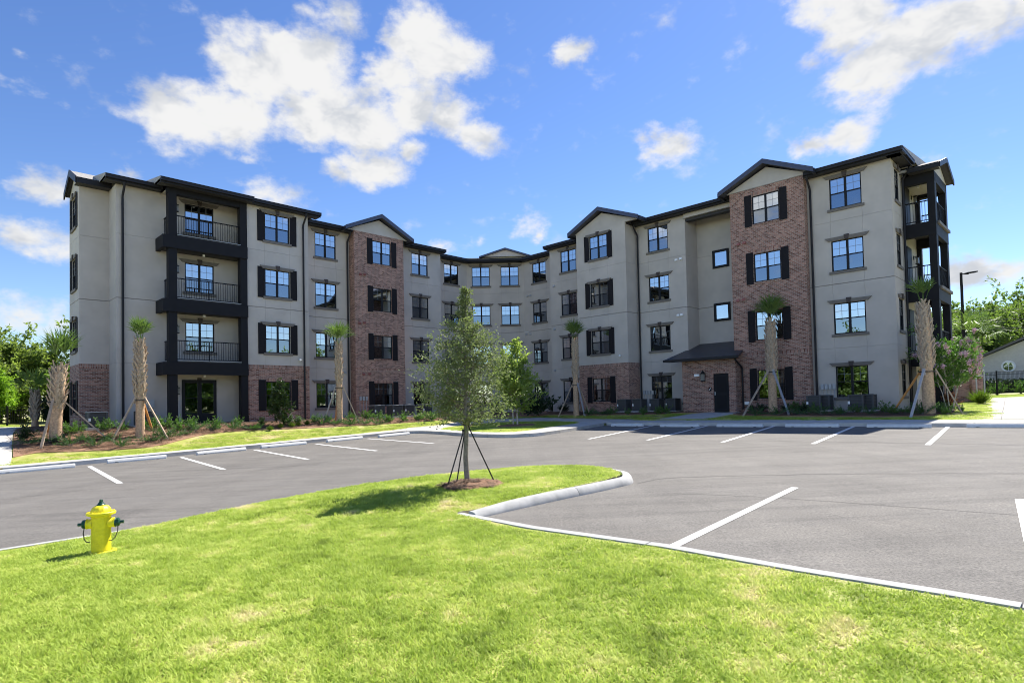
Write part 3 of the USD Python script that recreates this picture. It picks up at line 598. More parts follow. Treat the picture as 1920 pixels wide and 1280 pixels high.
def bay(fr, u0, u1, off, kind, win=None, wmask=(1, 1, 1, 1), shut=False, lint=True, ztop=12.66, depth=9.0, core=True):
    """kind: stucco, brick, base (brick ground floor)"""
    global BR
    BR = MB()
    for k in range(4):
        z0, z1 = ZS[k], ZS[k + 1] if k < 3 else ztop
        mat = 'brick' if kind == 'brick' or (kind == 'base' and k == 0) else 'stucco'
        gb, gt = (GAP[k], GAP[k + 1]) if mat == 'stucco' else (0, 0)
        if win is None or not wmask[k]: panel(fr, u0, u1, off, z0, z1, mat, (0, 0, gb, gt)); continue
        w0, w1, zt, zb = win, win + WW, WT[k], WT[k] - WH
        e = .003 if mat == 'stucco' else 0
        panel(fr, u0, w0, off, z0, z1, mat, (0, e, gb, gt)); panel(fr, w1, u1, off, z0, z1, mat, (e, 0, gb, gt))
        panel(fr, w0, w1, off, z0, zb, mat, (e, e, gb, 0)); panel(fr, w0, w1, off, zt, z1, mat, (e, e, 0, gt))
        window(fr, w0, off, zt, k)
        if mat == 'stucco':
            if lint: lintel(fr, w0, off, zt)
            sill(fr, w0, off, zb)
        else:
            s = MB().box(fr, w0 - (.02 if shut else .1), w1 + (.02 if shut else .1), off - .02, off + .010, zt + .004, zt + .21); bp('soldier_course', s, 'soldier')
            s = MB().box(fr, w0 - .02, w1 + .02, off - .02, off + .03, zb - .075, zb - .005); bp('brick_sill', s, 'soldier')
        if shut: shutters(fr, w0, off, zt)
    if BR.v: bp('brick_wall', BR, 'brick')
    if kind == 'base': bp('soldier_course', MB().box(fr, u0, u1, off - .05, off + .012, 3.755, 3.968), 'soldier')
    if kind == 'brick':
        bp('soldier_course', MB().box(fr, u0, u1, off - .05, off + .012, 3.80, 4.01), 'soldier')
    if core:
        if win is None: CORE.box(fr, u0 + .13, u1 - .13, off - depth, off - .125, ZS[0], ztop)
        else: CORE.box(fr, u0 + .13, u1 - .13, off - depth, off - .47, ZS[0], ztop)
def ret(fr, u, side, n0, n1, kind, t=.12):
    """return wall closing the step between two bays at u; side -1: faces -u"""
    a, b = (u, u + t) if side < 0 else (u - t, u)
    for k in range(4):
        br = kind == 'brick' or (kind == 'base' and k == 0); z0, z1 = ZS[k], ZS[k + 1]
        m = MB().box(fr, a, b, n0, n1 - .1215, z0 + (0 if br else GAP[k]), z1 - (0 if br else GAP[k + 1]))
        bp('brick_wall' if br else 'stucco_panel', m, 'brick' if br else 'stucco')
    if kind == 'base': bp('soldier_course', MB().box(fr, a - (.012 if side < 0 else 0), b + (.012 if side > 0 else 0), n0, n1, 3.755, 3.968), 'soldier')
# left wing
bay(frameL, 5.5, 6.72, -35.1, 'base', depth=3.0)
bay(frameL, 6.72, 8.9, -33.6, 'stucco')
A_U = 9.76
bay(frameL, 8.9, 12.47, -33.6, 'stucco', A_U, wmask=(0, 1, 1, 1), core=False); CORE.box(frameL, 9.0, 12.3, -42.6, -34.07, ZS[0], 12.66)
bay(frameL, 12.47, 15.95, -32.45, 'base', 13.43, shut=True)
bay(frameL, 15.95, 19.5, -34.05, 'stucco', 17.17)
bay(frameL, 19.5, 23.25, -33.42, 'brick', 20.84, shut=True, ztop=12.78)
bay(frameL, 23.25, 27.2, -34.42, 'stucco', 24.63)
bay(frameL, 27.2, 30.76, -35.5, 'stucco', 28.4)
ret(frameL, 6.72, -1, -35.1, -33.6, 'stucco'); ret(frameL, 12.47, -1, -33.6, -32.45, 'stucco'); ret(frameL, 15.95, 1, -34.05, -32.45, 'base')
ret(frameL, 19.5, -1, -34.05, -33.42, 'brick'); ret(frameL, 23.25, 1, -34.42, -33.42, 'brick'); ret(frameL, 27.2, 1, -35.5, -34.42, 'stucco')
# centre
bay(frameC, -3.50, -1.15, -46.8, 'stucco', -3.0); bay(frameC, -1.15, 1.20, -46.8, 'stucco', -.71)
# right wing
bay(frameR, -32.44, -28.5, -33.87, 'stucco', -31.37)
bay(frameR, -28.5, -24.85, -32.68, 'stucco', -27.47)
bay(frameR, -24.85, -20.95, -31.25, 'base', -23.77, shut=True, ztop=12.8)
bay(frameR, -20.95, -17.52, -32.47, 'stucco', -20.1)
bay(frameR, -17.52, -14.3, -33.9, 'stucco')
bay(frameR, -14.3, -10.45, -31.55, 'brick', -13.08, shut=True, ztop=12.8)
bay(frameR, -10.45, -6.75, -32.02, 'stucco', -9.4, depth=5.0)
ret(frameR, -28.5, -1, -33.87, -32.68, 'stucco'); ret(frameR, -24.85, -1, -32.68, -31.25, 'base'); ret(frameR, -20.95, 1, -32.47, -31.25, 'base')
ret(frameR, -17.52, 1, -33.9, -32.47, 'stucco'); ret(frameR, -14.3, -1, -33.9, -31.55, 'brick'); ret(frameR, -10.45, 1, -32.02, -31.55, 'brick')
# stair-hall windows in the recess
for zt in (10.49, 7.30):
    m = MB(); u0, u1, zb, n = -16.52, -15.5, zt - 1.08, -33.9
    for a in ((u0, u0 + .14, zb, zt), (u1 - .14, u1, zb, zt), (u0 + .14, u1 - .14, zt - .14, zt), (u0 + .14, u1 - .14, zb, zb + .14)): m.box(frameR, a[0], a[1], n + .002, n + .07, a[2], a[3])
    w = bp('stair_window', m, 'frame'); bp('pane', MB().box(frameR, u0 + .14, u1 - .14, n + .004, n + .03, zb + .14, zt - .14), 'glass', w); 
# left end wall (gable end) with shuttered windows, right end wall with narrow windows
def endwall(fr, a, b, off, ws, shut, kind):
    for k in range(4):
        br = kind == 'base' and k == 0; z0, z1 = ZS[k], ZS[k + 1]
        g = (0, 0) if br else (GAP[k], GAP[k + 1]); zt, zb = WT[k], WT[k] - WH; w0, w1 = ws
        m = MB()
        for (p, q, r, s) in ((a, w0, z0 + g[0], z1 - g[1]), (w1, b, z0 + g[0], z1 - g[1]), (w0, w1, z0 + g[0], zb), (w0, w1, zt, z1 - g[1])): m.box(fr, p, q, off - .12, off, r, s)
        bp('brick_wall' if br else 'stucco_panel', m, 'brick' if br else 'stucco')
        window(fr, w0, off, zt, k, w=w1 - w0, double=False)
        if not br: lintel(fr, w0, off, zt, w1 - w0, .2); sill(fr, w0, off, zb, w1 - w0)
        if shut: shutters(fr, w0, off, zt, w1 - w0)
# left end: u axis = depth along -n of L, off = -u of L
endwall(frameLE, 35.221, 37.7, -5.5, (35.9, 36.95), True, 'base')
endwall(frameRE, 32.141, 34.0, -6.75, (32.65, 33.45), False, 'stucco')
bp('gable_wall', MB().prism(frameLE, [(35.1, 12.66), (37.7, 12.66), (36.4, 13.45)], -5.62, -5.502), 'stucco')
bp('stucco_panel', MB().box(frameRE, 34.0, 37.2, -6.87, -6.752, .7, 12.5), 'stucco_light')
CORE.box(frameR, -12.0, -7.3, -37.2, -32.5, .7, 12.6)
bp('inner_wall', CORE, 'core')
# front gables
def gable(fr, u0, u1, ua, off, ze, za, wall_off, wallmat='stucco'):
    """ua apex; eave ends u0,u1 at ze (outer top), apex za; roof plates with rake boards"""
    t = .17
    g = bp('gable_wall', MB().prism(fr, [(u0 + .28, ze - .08), (u1 - .28, ze - .08), (ua, za - .30)], wall_off - .12, wall_off + .004), wallmat)
    r = bp('gable_roof', MB().prism(fr, [(u0, ze - t), (ua, za - t - .02), (u1, ze - t), (u1, ze), (ua, za), (u0, ze)], off - 6.5, off - .03), 'darkroof')
    for (p, q) in (((u0 - .02, ze), (ua, za)), ((ua, za), (u1 + .02, ze))):
        bp('rake_board', MB().prism(fr, [(p[0], p[1] - .22), (q[0], q[1] - .22), (q[0], q[1] + .03), (p[0], p[1] + .03)], off - .028, off + .03), 'rake', r)
    for s in (u0, u1):
        bp('eave_return', MB().box(fr, s - .06, s + .06, wall_off - .4, off - .031, ze - .26, ze - .02), 'gutter', r)
gable(frameL, 18.75, 23.85, 21.37, -33.05, 12.86, 14.07, -33.42)
gable(frameR, -25.25, -19.75, -22.72, -30.85, 12.86, 14.06, -31.25)
gable(frameR, -14.75, -9.85, -12.28, -31.12, 12.9, 14.05, -31.55)
# eaves: soffit, fascia with gutter, roof slope behind
def eave(fr, u0, u1, off, oh=.52, z=12.66, ridge=None, zr=14.3, roof=True):
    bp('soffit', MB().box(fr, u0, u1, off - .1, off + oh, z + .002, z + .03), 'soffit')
    m = MB(); a = [(off + oh, z - .01), (off + oh + .10, z + .02), (off + oh + .14, z + .10), (off + oh + .14, z + .17), (off + oh, z + .17)]
    m.box(fr, u0, u1, off + oh - .025, off + oh, z - .03, z + .27)
    m.box(fr, u0, u1, off + oh + .001, off + oh + .11, z + .05, z + .19); m.box(fr, u0, u1, off + oh + .001, off + oh + .125, z + .19, z + .225)
    bp('gutter', m, 'gutter')
    if roof:
        r = ridge if ridge is not None else off - 6.0; z0 = z + .27
        v = [fr(u0, off + oh, z0), fr(u1, off + oh, z0), fr(u1, r, zr), fr(u0, r, zr), fr(u0, off + oh, z0 - .1), fr(u1, off + oh, z0 - .1), fr(u1, r, z0 - .1), fr(u0, r, z0 - .1)]
        bp('roof_slope', (np.array(v), np.array([(0, 1, 2), (0, 2, 3), (0, 4, 5), (0, 5, 1), (1, 5, 6), (1, 6, 2), (2, 6, 7), (2, 7, 3), (3, 7, 4), (3, 4, 0)])), 'shingle')
eave(frameL, 6.2, 8.6, -33.6); eave(frameL, 8.2, 12.62, -32.35, ridge=-39.6); eave(frameL, 12.62, 16.55, -32.55, ridge=-39.6); eave(frameL, 16.0, 19.45, -34.05, ridge=-40)
eave(frameL, 23.3, 27.3, -34.42, ridge=-41); eave(frameL, 27.3, 30.95, -35.5, ridge=-42)
eave(frameC, -3.3, 1.0, -46.8, ridge=-51.5, zr=14.2)
eave(frameR, -32.55, -28.6, -33.87, ridge=-41); eave(frameR, -28.6, -24.9, -32.68, ridge=-40); eave(frameR, -20.9, -14.35, -32.47, ridge=-40); eave(frameR, -10.4, -6.15, -32.02, ridge=-38.5, zr=13.7)
bp('stair_beam', MB().box(frameR, -17.5, -14.32, -32.9, -32.48, 12.25, 12.655), 'soffit')
bp('lintel_band', MB().box(frameR, -17.515, -14.305, -32.47, -32.3, 12.40, 12.66), 'stucco')
# eave along the right end wall
eave(frameRE, 31.5, 33.9, -6.75, oh=.5, roof=False)
# small gable roof at the left end
def ridge_roof(fr, u0, u1, n_front, n_ridge, n_back, ze, zr, mat='shingle', name='end_roof'):
    v = []
    for u in (u0, u1): v += [fr(u, n_front, ze), fr(u, n_ridge, zr), fr(u, n_back, ze), fr(u, n_front, ze - .12), fr(u, n_ridge, zr - .12), fr(u, n_back, ze - .12)]
    f = [(0, 6, 7), (0, 7, 1), (1, 7, 8), (1, 8, 2), (3, 4, 10), (3, 10, 9), (4, 5, 11), (4, 11, 10), (0, 3, 9), (0, 9, 6), (2, 8, 11), (2, 11, 5), (0, 1, 4), (0, 4, 3), (1, 2, 5), (1, 5, 4), (6, 9, 10), (6, 10, 7), (7, 10, 11), (7, 11, 8)]
    rf = bp(name, (np.array(v), np.array(f)), mat); w = []
    for u in (u0 + .03, u1): w += [fr(u, n_front - .05, ze - .125), fr(u, n_ridge, zr - .125), fr(u, n_back + .05, ze - .125), fr(u, n_front - .05, ze - .16), fr(u, n_ridge, zr - .16), fr(u, n_back + .05, ze - .16)]
    bp('soffit', (np.array(w), np.array(f)), 'soffit', rf); return rf
r = ridge_roof(frameL, 5.32, 9.5, -34.55, -36.3, -37.85, 12.92, 13.72)
for a, b, za, zb in ((34.55, 36.3, 12.92, 13.72), (36.3, 37.85, 13.72, 12.92)):
    bp('rake_board', MB().prism(frameLE, [(a, za - .30), (b, zb - .30), (b, zb + .03), (a, za + .03)], -5.32 + .002, -5.26), 'gutter', r)
bp('soffit', MB().box(frameL, 5.32, 6.75, -35.2, -34.58, 12.662, 12.69), 'soffit')
m = MB().box(frameL, 5.32, 6.72, -34.575, -34.45, 12.63, 12.90); bp('gutter', m, 'gutter')
# balconies of the left wing
def rail(fr, u0, u1, n, zf, name='railing', h=1.06):
    m = MB(); m.box(fr, u0, u1, n - .03, n + .03, zf + h - .045, zf + h); m.box(fr, u0, u1, n - .018, n + .018, zf + .09, zf + .125)
    k = max(2, int(round((u1 - u0) / .115)))
    for i in range(k + 1):
        u = u0 + (u1 - u0) * i / k; w = .024 if i == k // 2 and u1 - u0 > 2 else .009
        m.box(fr, u - w, u + w, n - w, n + w, zf + (.0 if w > .02 else .125), zf + h - .045)
    return bp(name, m, 'black')
FL = [.86, 3.99, 7.10, 10.25]
for u0, u1 in ((8.67, 9.05), (12.10, 12.46)):
    bp('balcony_column', MB().box(frameL, u0, u1, -32.75, -32.37, .80, 12.655), 'black')
    bp('column_base', MB().box(frameL, u0 - .03, u1 + (.03 if u0 < 10 else .0), -32.78, -32.34, .72, 1.25), 'black')
for k in (1, 2, 3):
    z = FL[k]
    b = bp('balcony_beam', MB().box(frameL, 8.40, 12.462, -32.36, -32.30, z - .62, z + .0).box(frameL, 9.052, 12.098, -32.74, -32.362, z - .60, z - .01).box(frameL, 8.40, 8.60, -33.58, -32.362, z - .62, z), 'black')
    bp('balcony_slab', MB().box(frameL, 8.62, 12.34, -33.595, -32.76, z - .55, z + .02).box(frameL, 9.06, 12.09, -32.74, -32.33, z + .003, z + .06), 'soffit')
    rail(frameL, 9.06, 12.09, -32.55, z + .05)
    rail(lambda u, n, zz: frameL(n, -u, zz), 32.80, 33.55, 8.80, z + .05)
    bp('slab_edge', MB().box(frameL, 9.05, 12.1, -32.43, -32.295, z + .062, z + .085), 'grey')
bp('balcony_beam', MB().box(frameL, 8.64, 12.47, -32.72, -32.39, 12.36, 12.65), 'black')
bp('balcony_ceiling', MB().box(frameL, 8.7, 12.3, -33.59, -32.73, 12.60, 12.652), 'ceiling')
bp('patio_slab', MB().box(frameL, 8.7, 12.46, -33.59, -31.7, .55, .87), 'concrete')
# door in the balcony's side wall and lanterns, ceiling bulbs
for k in range(4):
    z = FL[k] + .05
    d = bp('balcony_door', MB().box(frameLE, 32.83, 33.45, -12.46, -12.40, z, z + 2.25), 'frame')
    bp('door_pane', MB().box(frameLE, 32.99, 33.29, -12.40 + .001, -12.395, z + .35, z + 2.0), 'screen', d)
    bp('door_handle', MB().box(frameLE, 32.87, 32.91, -12.40 + .001, -12.36, z + .98, z + 1.12), 'grey', d)
    l = bp('wall_lantern', MB().box(frameL, 9.30, 9.40, -33.598, -33.57, z + 1.75, z + 1.95).box(frameL, 9.335, 9.365, -33.57, -33.45, z + 1.93, z + 1.96).box(frameL, 9.27, 9.43, -33.53, -33.37, z + 1.83, z + 1.87).box(frameL, 9.27, 9.43, -33.53, -33.37, z + 1.50, z + 1.53), 'black')
    bp('lantern_glass', MB().box(frameL, 9.285, 9.415, -33.515, -33.385, z + 1.531, z + 1.829), 'lampglass', l)
    zc = (FL[k + 1] - .6) if k < 3 else 12.60
    bp('ceiling_light', MB().box(frameL, 10.4, 10.5, -32.95, -32.85, zc - .10, zc - .002), 'white')
# glazed patio door
m = MB(); u0, u1, zb, zt, n = 9.58, 11.24, .88, 3.17, -33.6
for a in ((u0, u0 + .13, zb, zt), (u1 - .13, u1, zb, zt), (u0 + .13, u1 - .13, zt - .16, zt), ((u0 + u1) / 2 - .1, (u0 + u1) / 2 + .1, zb, zt - .16), (u0 + .13, (u0 + u1) / 2 - .1, zb, zb + .55), ((u0 + u1) / 2 + .1, u1 - .13, zb, zb + .55)): m.box(frameL, a[0], a[1], n + .002, n + .07, a[2], a[3])
w = bp('patio_door', m, 'frame')
for a, b in ((u0 + .13, (u0 + u1) / 2 - .1), ((u0 + u1) / 2 + .1, u1 - .13)):
    bp('pane', MB().box(frameL, a, b, n + .02, n + .03, zb + .55, zt - .16), 'screen', w); bp('backing', MB().box(frameL, a, b, n + .003, n + .006, zb + .55, zt - .16), 'interior', w)
    bp('muntin', MB().box(frameL, a, b, n + .032, n + .04, zb + 1.33, zb + 1.36), 'frame', w)
bp('keystone', MB().box(frameL, 10.31, 10.51, n, n + .06, zt, zt + .1), 'keystone', w)
# balconies of the right end
RB = dict(v0=34.05, v1=37.1)
U0, U1 = -6.75, -5.42
for v in (34.05, 36.7):
    bp('balcony_column', MB().box(frameR, -5.72, U1, -v - .40, -v, .75, 12.2), 'black')
bp('balcony_column', MB().box(frameR, -6.748, -6.55, -37.1, -36.9, .75, 12.2), 'black')
FR_ = [.86, 3.62, 6.68, 9.80]; FR_ = [.86, 3.62, 6.74, 9.85]
for k in (1, 2, 3):
    z = FR_[k]
    bp('balcony_beam', MB().box(frameR, -6.748, U1 + .01, -34.30, -34.03, z - .66, z).box(frameR, -6.748, U1 + .01, -37.12, -36.85, z - .66, z).box(frameR, -5.60, U1 + .012, -36.848, -34.302, z - .66, z), 'black')
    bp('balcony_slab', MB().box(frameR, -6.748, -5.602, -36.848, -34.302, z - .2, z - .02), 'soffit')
    bp('trim_band', MB().box(frameR, U1 + .012, U1 + .10, -37.12, -34.35, z - .10, z + .03), 'trim')
    rail(frameR, -6.70, -5.73, -34.16, z); rail(frameR, -6.5, -5.73, -36.98, z); rail(frameRE, 34.5, 36.65, U1 * 1.0 - .12, z) if False else rail(lambda u, n, zz: frameR(n, -u, zz), 34.5, 36.65, -5.5, z)
bp('balcony_beam', MB().box(frameR, -6.748, U1, -34.35, -34.04, 11.75, 12.22).box(frameR, -6.748, U1, -37.1, -36.8, 11.75, 12.22).box(frameR, -5.65, U1 + .001, -36.798, -34.352, 11.75, 12.22), 'black')
bp('balcony_ceiling', MB().box(frameR, -6.748, -5.652, -36.798, -34.352, 11.95, 12.0), 'ceiling')
bp('patio_slab', MB().box(frameR, -6.748, -5.3, -37.2, -33.9, .5, .86), 'concrete')
for k in range(4):
    z = FR_[k]; d = bp('balcony_door', MB().box(frameRE, 34.5, 35.45, -6.752, -6.70, z + .0, z + 2.2), 'frame')
    l = bp('wall_lantern', MB().box(frameRE, 36.0, 36.1, -6.75, -6.72, z + 1.75, z + 1.95).box(frameRE, 35.97, 36.13, -6.66, -6.50, z + 1.83, z + 1.87).box(frameRE, 36.03, 36.07, -6.72, -6.5, z + 1.9, z + 1.92).box(frameRE, 35.97, 36.13, -6.66, -6.50, z + 1.5, z + 1.53), 'black')
    bp('lantern_glass', MB().box(frameRE, 35.99, 36.11, -6.64, -6.52, z + 1.531, z + 1.829), 'lampglass', l)
    zc = (FR_[k + 1] - .2) if k < 3 else 11.95
    bp('ceiling_light', MB().box(frameR, -6.3, -6.2, -35.1, -35.0, zc - .1, zc - .002), 'white')
r = ridge_roof(frameR, -8.5, -5.16, -33.6, -35.5, -37.3, 12.42, 13.12)
bp('gutter', MB().box(frameR, -6.4, -5.16, -33.595, -33.49, 12.20, 12.42), 'gutter', r)
bp('soffit', MB().box(frameR, -6.4, -5.18, -34.03, -33.61, 12.215, 12.235), 'soffit', r)
bp('gable_wall', MB().prism(frameRE, [(34.0, 12.221), (37.1, 12.221), (35.5, 12.88)], -5.52, U1 + .002), 'ceiling')
for a, b, za, zb in ((33.6, 35.5, 12.42, 13.12), (35.5, 37.3, 13.12, 12.42)):
    bp('rake_board', MB().prism(frameRE, [(a, za - .22), (b, zb - .22), (b, zb + .03), (a, za + .03)], -5.158, -5.10), 'gutter', r)
# rear wing seen through the right balconies
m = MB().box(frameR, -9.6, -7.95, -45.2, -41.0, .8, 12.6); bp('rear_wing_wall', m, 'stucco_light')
bp('brick_wall', MB().box(frameR, -8.35, -7.90, -41.5, -40.9, .8, 12.6), 'brick')
# small gable over the centre
g = bp('gable_wall', MB().prism(frameC, [(-2.2, 14.22), (1.5, 14.22), (-.35, 14.78)], -51.3, -51.0), 'stucco')
v0 = [(-2.6, 14.22), (-.35, 14.93), (1.9, 14.22), (1.9, 14.08), (-.35, 14.79), (-2.6, 14.08)]
bp('gable_roof', MB().prism(frameC, [v0[5], v0[4], v0[3], v0[2], v0[1], v0[0]], -54, -50.75), 'rake')
CB = MB().box(frameC, -8, 7, -54, -51.31, 12.6, 14.2); bp('roof_core', CB, 'shingle')
# service entrance: brick block with shed roof, door, lantern, light box, keypad
ne = -30.92
BR = MB(); u0, u1 = -17.12, -14.0
for a in ((u0, -15.26, .72, 3.86), (-14.38, u1, .72, 3.86), (-15.26, -14.38, 2.97, 3.86)): BR.box(frameR, a[0], a[1], ne - .12, ne, a[2], a[3])
BR.box(frameR, u1 - .12, u1, -31.55, ne - .121, .72, 3.86); BR.box(frameR, u0, u0 + .12, -32.46, ne - .121, .72, 3.86)
bp('brick_wall', BR, 'brick')
bp('soldier_course', MB().box(frameR, -15.36, -14.28, ne - .05, ne + .012, 2.975, 3.18), 'soldier')
d = bp('service_door', MB().box(frameR, -15.258, -14.382, ne - .10, ne - .055, .87, 2.968), 'frame')
bp('door_panel', MB().box(frameR, -15.10, -14.54, ne - .055, ne - .045, 1.95, 2.80), 'black', d); bp('door_panel', MB().box(frameR, -15.10, -14.54, ne - .055, ne - .045, 1.08, 1.78), 'black', d)
bp('door_handle', MB().box(frameR, -15.20, -15.16, ne - .055, ne - .0, 1.80, 1.98), 'grey', d)
v = [frameR(-18.0, ne + .45, 3.88), frameR(-13.62, ne + .45, 3.88), frameR(-14.302, -33.895, 4.95), frameR(-17.515, -33.895, 4.95)]
lo = [(a, b, c - .12) for a, b, c in v]
shed = bp('shed_roof', (np.array(v + lo), np.array([(0, 1, 2), (0, 2, 3), (4, 6, 5), (4, 7, 6), (0, 4, 5), (0, 5, 1), (1, 5, 6), (1, 6, 2), (2, 6, 7), (2, 7, 3), (3, 7, 4), (3, 4, 0)])), 'darkroof')
bp('gutter', MB().box(frameR, -18.02, -13.6, ne + .452, ne + .56, 3.74, 3.87), 'gutter', shed)
bp('soffit', MB().box(frameR, -17.9, -13.7, ne + .002, ne + .448, 3.74, 3.76), 'soffit', shed)
bp('light_box', MB().box(frameR, -16.34, -16.05, ne + .002, ne + .10, 2.86, 3.0), 'white')
l = bp('wall_lantern', MB().box(frameR, -15.84, -15.72, ne + .002, ne + .03, 2.72, 2.98).box(frameR, -15.80, -15.76, ne + .03, ne + .16, 3.02, 3.06).box(frameR, -15.89, -15.67, ne + .06, ne + .28, 2.98, 3.02).box(frameR, -15.87, -15.69, ne + .08, ne + .26, 2.58, 2.62), 'black')
bp('lantern_glass', MB().box(frameR, -15.865, -15.695, ne + .085, ne + .255, 2.621, 2.979), 'lampglass', l)
bp('lantern_cap', (lambda: join(lathe([(0.13, 0), (.02, .14), (.03, .17), (0, .2)], 8, frameR(-15.78, ne + .17, 3.02))))(), 'black', l)
# the plaque by the door carries a slanted stroke in a dark square
k = bp('entry_plaque', MB().box(frameR, -15.54, -15.38, ne + .002, ne + .012, 2.02, 2.24), 'black')
bp('plaque_stroke', MB().prism(frameR, [(-15.53, 2.07), (-15.49, 2.07), (-15.40, 2.20), (-15.44, 2.20)], ne + .012, ne + .016), 'white', k)
# downspouts
def spout(fr, u, off, z0=.9, z1=12.55, r=.055, bend=.5):
    pts = [fr(u, off + .09, z0), fr(u, off + .09, z1 - .55), fr(u, off + .11, z1 - .45), fr(u, off + bend - .02, z1 - .05), fr(u, off + bend, z1 + .12)]
    bp('downspout', tube(pts, r, 8), 'gutter', smooth=40)
for u, o in ((6.98, -33.6), (15.62, -32.45), (19.33, -34.05)): spout(frameL, u, o)
for u, o in ((-20.80, -32.47), (-10.27, -32.02)): spout(frameR, u, o)
spout(frameRE, 33.85, -6.75, bend=.4); spout(frameR, -13.86, -31.55, 1.0, 3.70, .05, .9)
# meters, vents, cameras
def boxes(fr, name, lst, off, mat, w=.13, h=.24, d=.1):
    for u, z in lst: bp(name, MB().box(fr, u - w / 2, u + w / 2, off + .002, off + d, z - h / 2, z + h / 2), mat)
boxes(frameL, 'meter_box', [(19.78, 2.08), (20.0, 2.08), (20.22, 2.08)], -33.42, 'grey'); boxes(frameR, 'meter_box', [(-20.62, 2.07), (-20.42, 2.07), (-20.22, 2.07), (-20.02+-.0, 2.07)][:3] + [(-20.02, 2.07)], -32.47, 'grey')
boxes(frameR, 'meter_box', [(-10.02, 2.09), (-9.84, 2.09), (-9.66, 2.09), (-9.48, 2.09)], -32.02, 'grey', .14, .26); boxes(frameL, 'meter_box', [(8.18, 1.96)], -33.6, 'grey', .26, .4)
for (fr, off, us, z) in ((frameL, -33.42, (19.76, 20.0, 20.24), (1.3, 1.95)), (frameR, -32.47, (-20.62, -20.42, -20.22, -20.02), (1.2, 1.94)), (frameR, -32.02, (-10.02, -9.84, -9.66, -9.48), (1.2, 1.95))):
    for u in us: bp('conduit', MB().box(fr, u - .012, u + .012, off + .002, off + .03, *z), 'grey')
def vents(fr, lst, off, mat):
    for u, z in lst:
        bp('wall_vent', MB().prism(lambda a, n, zz: fr(u + n, a, zz), [(off + .001, z - .07), (off + .09, z - .06), (off + .06, z + .06), (off + .001, z + .08)], -.08, .08), mat)
vents(frameL, [(19.93, 10.01), (20.24, 10.06), (19.83, 6.89), (20.17, 6.92), (20.06, 3.64), (20.49, 3.66)], -33.42, 'redcap'); vents(frameR, [(-13.87, 9.96), (-13.55, 9.98), (-14.0, 6.9), (-13.68, 6.93)], -31.55, 'redcap')
vents(frameR, [(-18.15, 10.04), (-17.85, 10.06), (-18.12, 6.67), (-17.88, 6.68)], -32.47, 'white'); vents(frameL, [(30.0, 9.97), (30.3, 10.0)], -35.5, 'grey'); vents(frameR, [(-31.9, 9.94), (-31.6, 9.94), (-32.1, 6.94), (-31.7, 6.93)], -33.87, 'grey')
vents(frameR, [(-28.11, 10.0), (-28.15, 6.86), (-28.2, 3.88)], -32.68, 'grey'); vents(frameL, [(19.1, 3.75)], -34.05, 'grey')
for fr, u, off, z in ((frameR, -21.52, -31.25, 4.41), (frameL, 15.35, -32.45, 4.31)):
    c = bp('security_camera', lathe([(.05, -.06), (.075, 0), (.05, .05), (.0, .07)], 12, fr(u, off + .11, z)), 'white', smooth=40); bp('camera_mount', MB().box(fr, u - .03, u + .03, off + .002, off + .06, z - .03, z + .03), 'grey', c)
bp('wall_outlet_box', MB().box(frameR, -13.78, -13.55, -31.548, -31.45, 1.25, 1.42), 'white')

# ------------------------------------------------------------------ outdoor units
def ac_unit(X, Y, ang, label, group, h=.76, w=.72):
    z = float(gz(X, Y)) + .03
    t = thing('outdoor_unit', label, 'air conditioner', (X, Y, z), ang, group)
    put('base_pad', boxm(-w * .64, w * .64, -w * .64, w * .64, -.35, .06), 'concrete', t)
    put('casing', boxm(-w / 2 + .03, w / 2 - .03, -w / 2 + .03, w / 2 - .03, .062, h - .04), 'acdark', t)
    for sx in (-1, 1):
        for sy in (-1, 1):
            a, b = sorted((sx * w / 2, sx * (w / 2 - .07))); c, d = sorted((sy * w / 2, sy * (w / 2 - .07)))
            put('corner_post', boxm(a, b, c, d, .062, h - .04), 'ac', t)
    put('top_cover', boxm(-w / 2 - .005, w / 2 + .005, -w / 2 - .005, w / 2 + .005, h - .039, h), 'aclight' if X < 0 else 'ac', t)
    m = MB()
    for k in range(9):
        zz = .10 + k * (h - .18) / 9; a = w / 2 - .018
        for s in (-1, 1):
            m.box(ident, -a + .06, a - .06, min(s * a, s * (a - .012)), max(s * a, s * (a - .012)), zz, zz + .028)
            m.box(ident, min(s * a, s * (a - .012)), max(s * a, s * (a - .012)), -a + .06, a - .06, zz, zz + .028)
    put('louvre_grille', m, 'ac', t)
    put('fan_guard', join(*[lathe([(r, h), (r + .012, h + .015), (r + .024, h)], 18) for r in (.08, .16, .24)]), 'acdark', t)
    put('name_plate', boxm(-w / 2 - .0, -w / 2 + .09, -w / 2 - .004, -w / 2 - .0005, h * .45, h * .62), 'white', t)
    return t
A45 = math.pi / 4
for X, Y, s, lab in [(-18.45, 26.35, -1, 'louvred outdoor unit beside the brick end bay, behind the leftmost bed palm'), (-17.35, 28.0, -1, 'louvred outdoor unit half hidden behind the second palm'),
                     (-8.35, 36.55, -1, 'leftmost outdoor unit of the row before the left brick bay'), (-7.35, 37.1, -1, 'second outdoor unit of the row before the left brick bay'), (-6.75, 37.9, -1, 'third outdoor unit from the left before the left brick bay'), (-5.75, 38.8, -1, 'last outdoor unit of the left row, nearest the sapling')]:
    ac_unit(X, Y, A45, lab, 'outdoor units of the left wing')
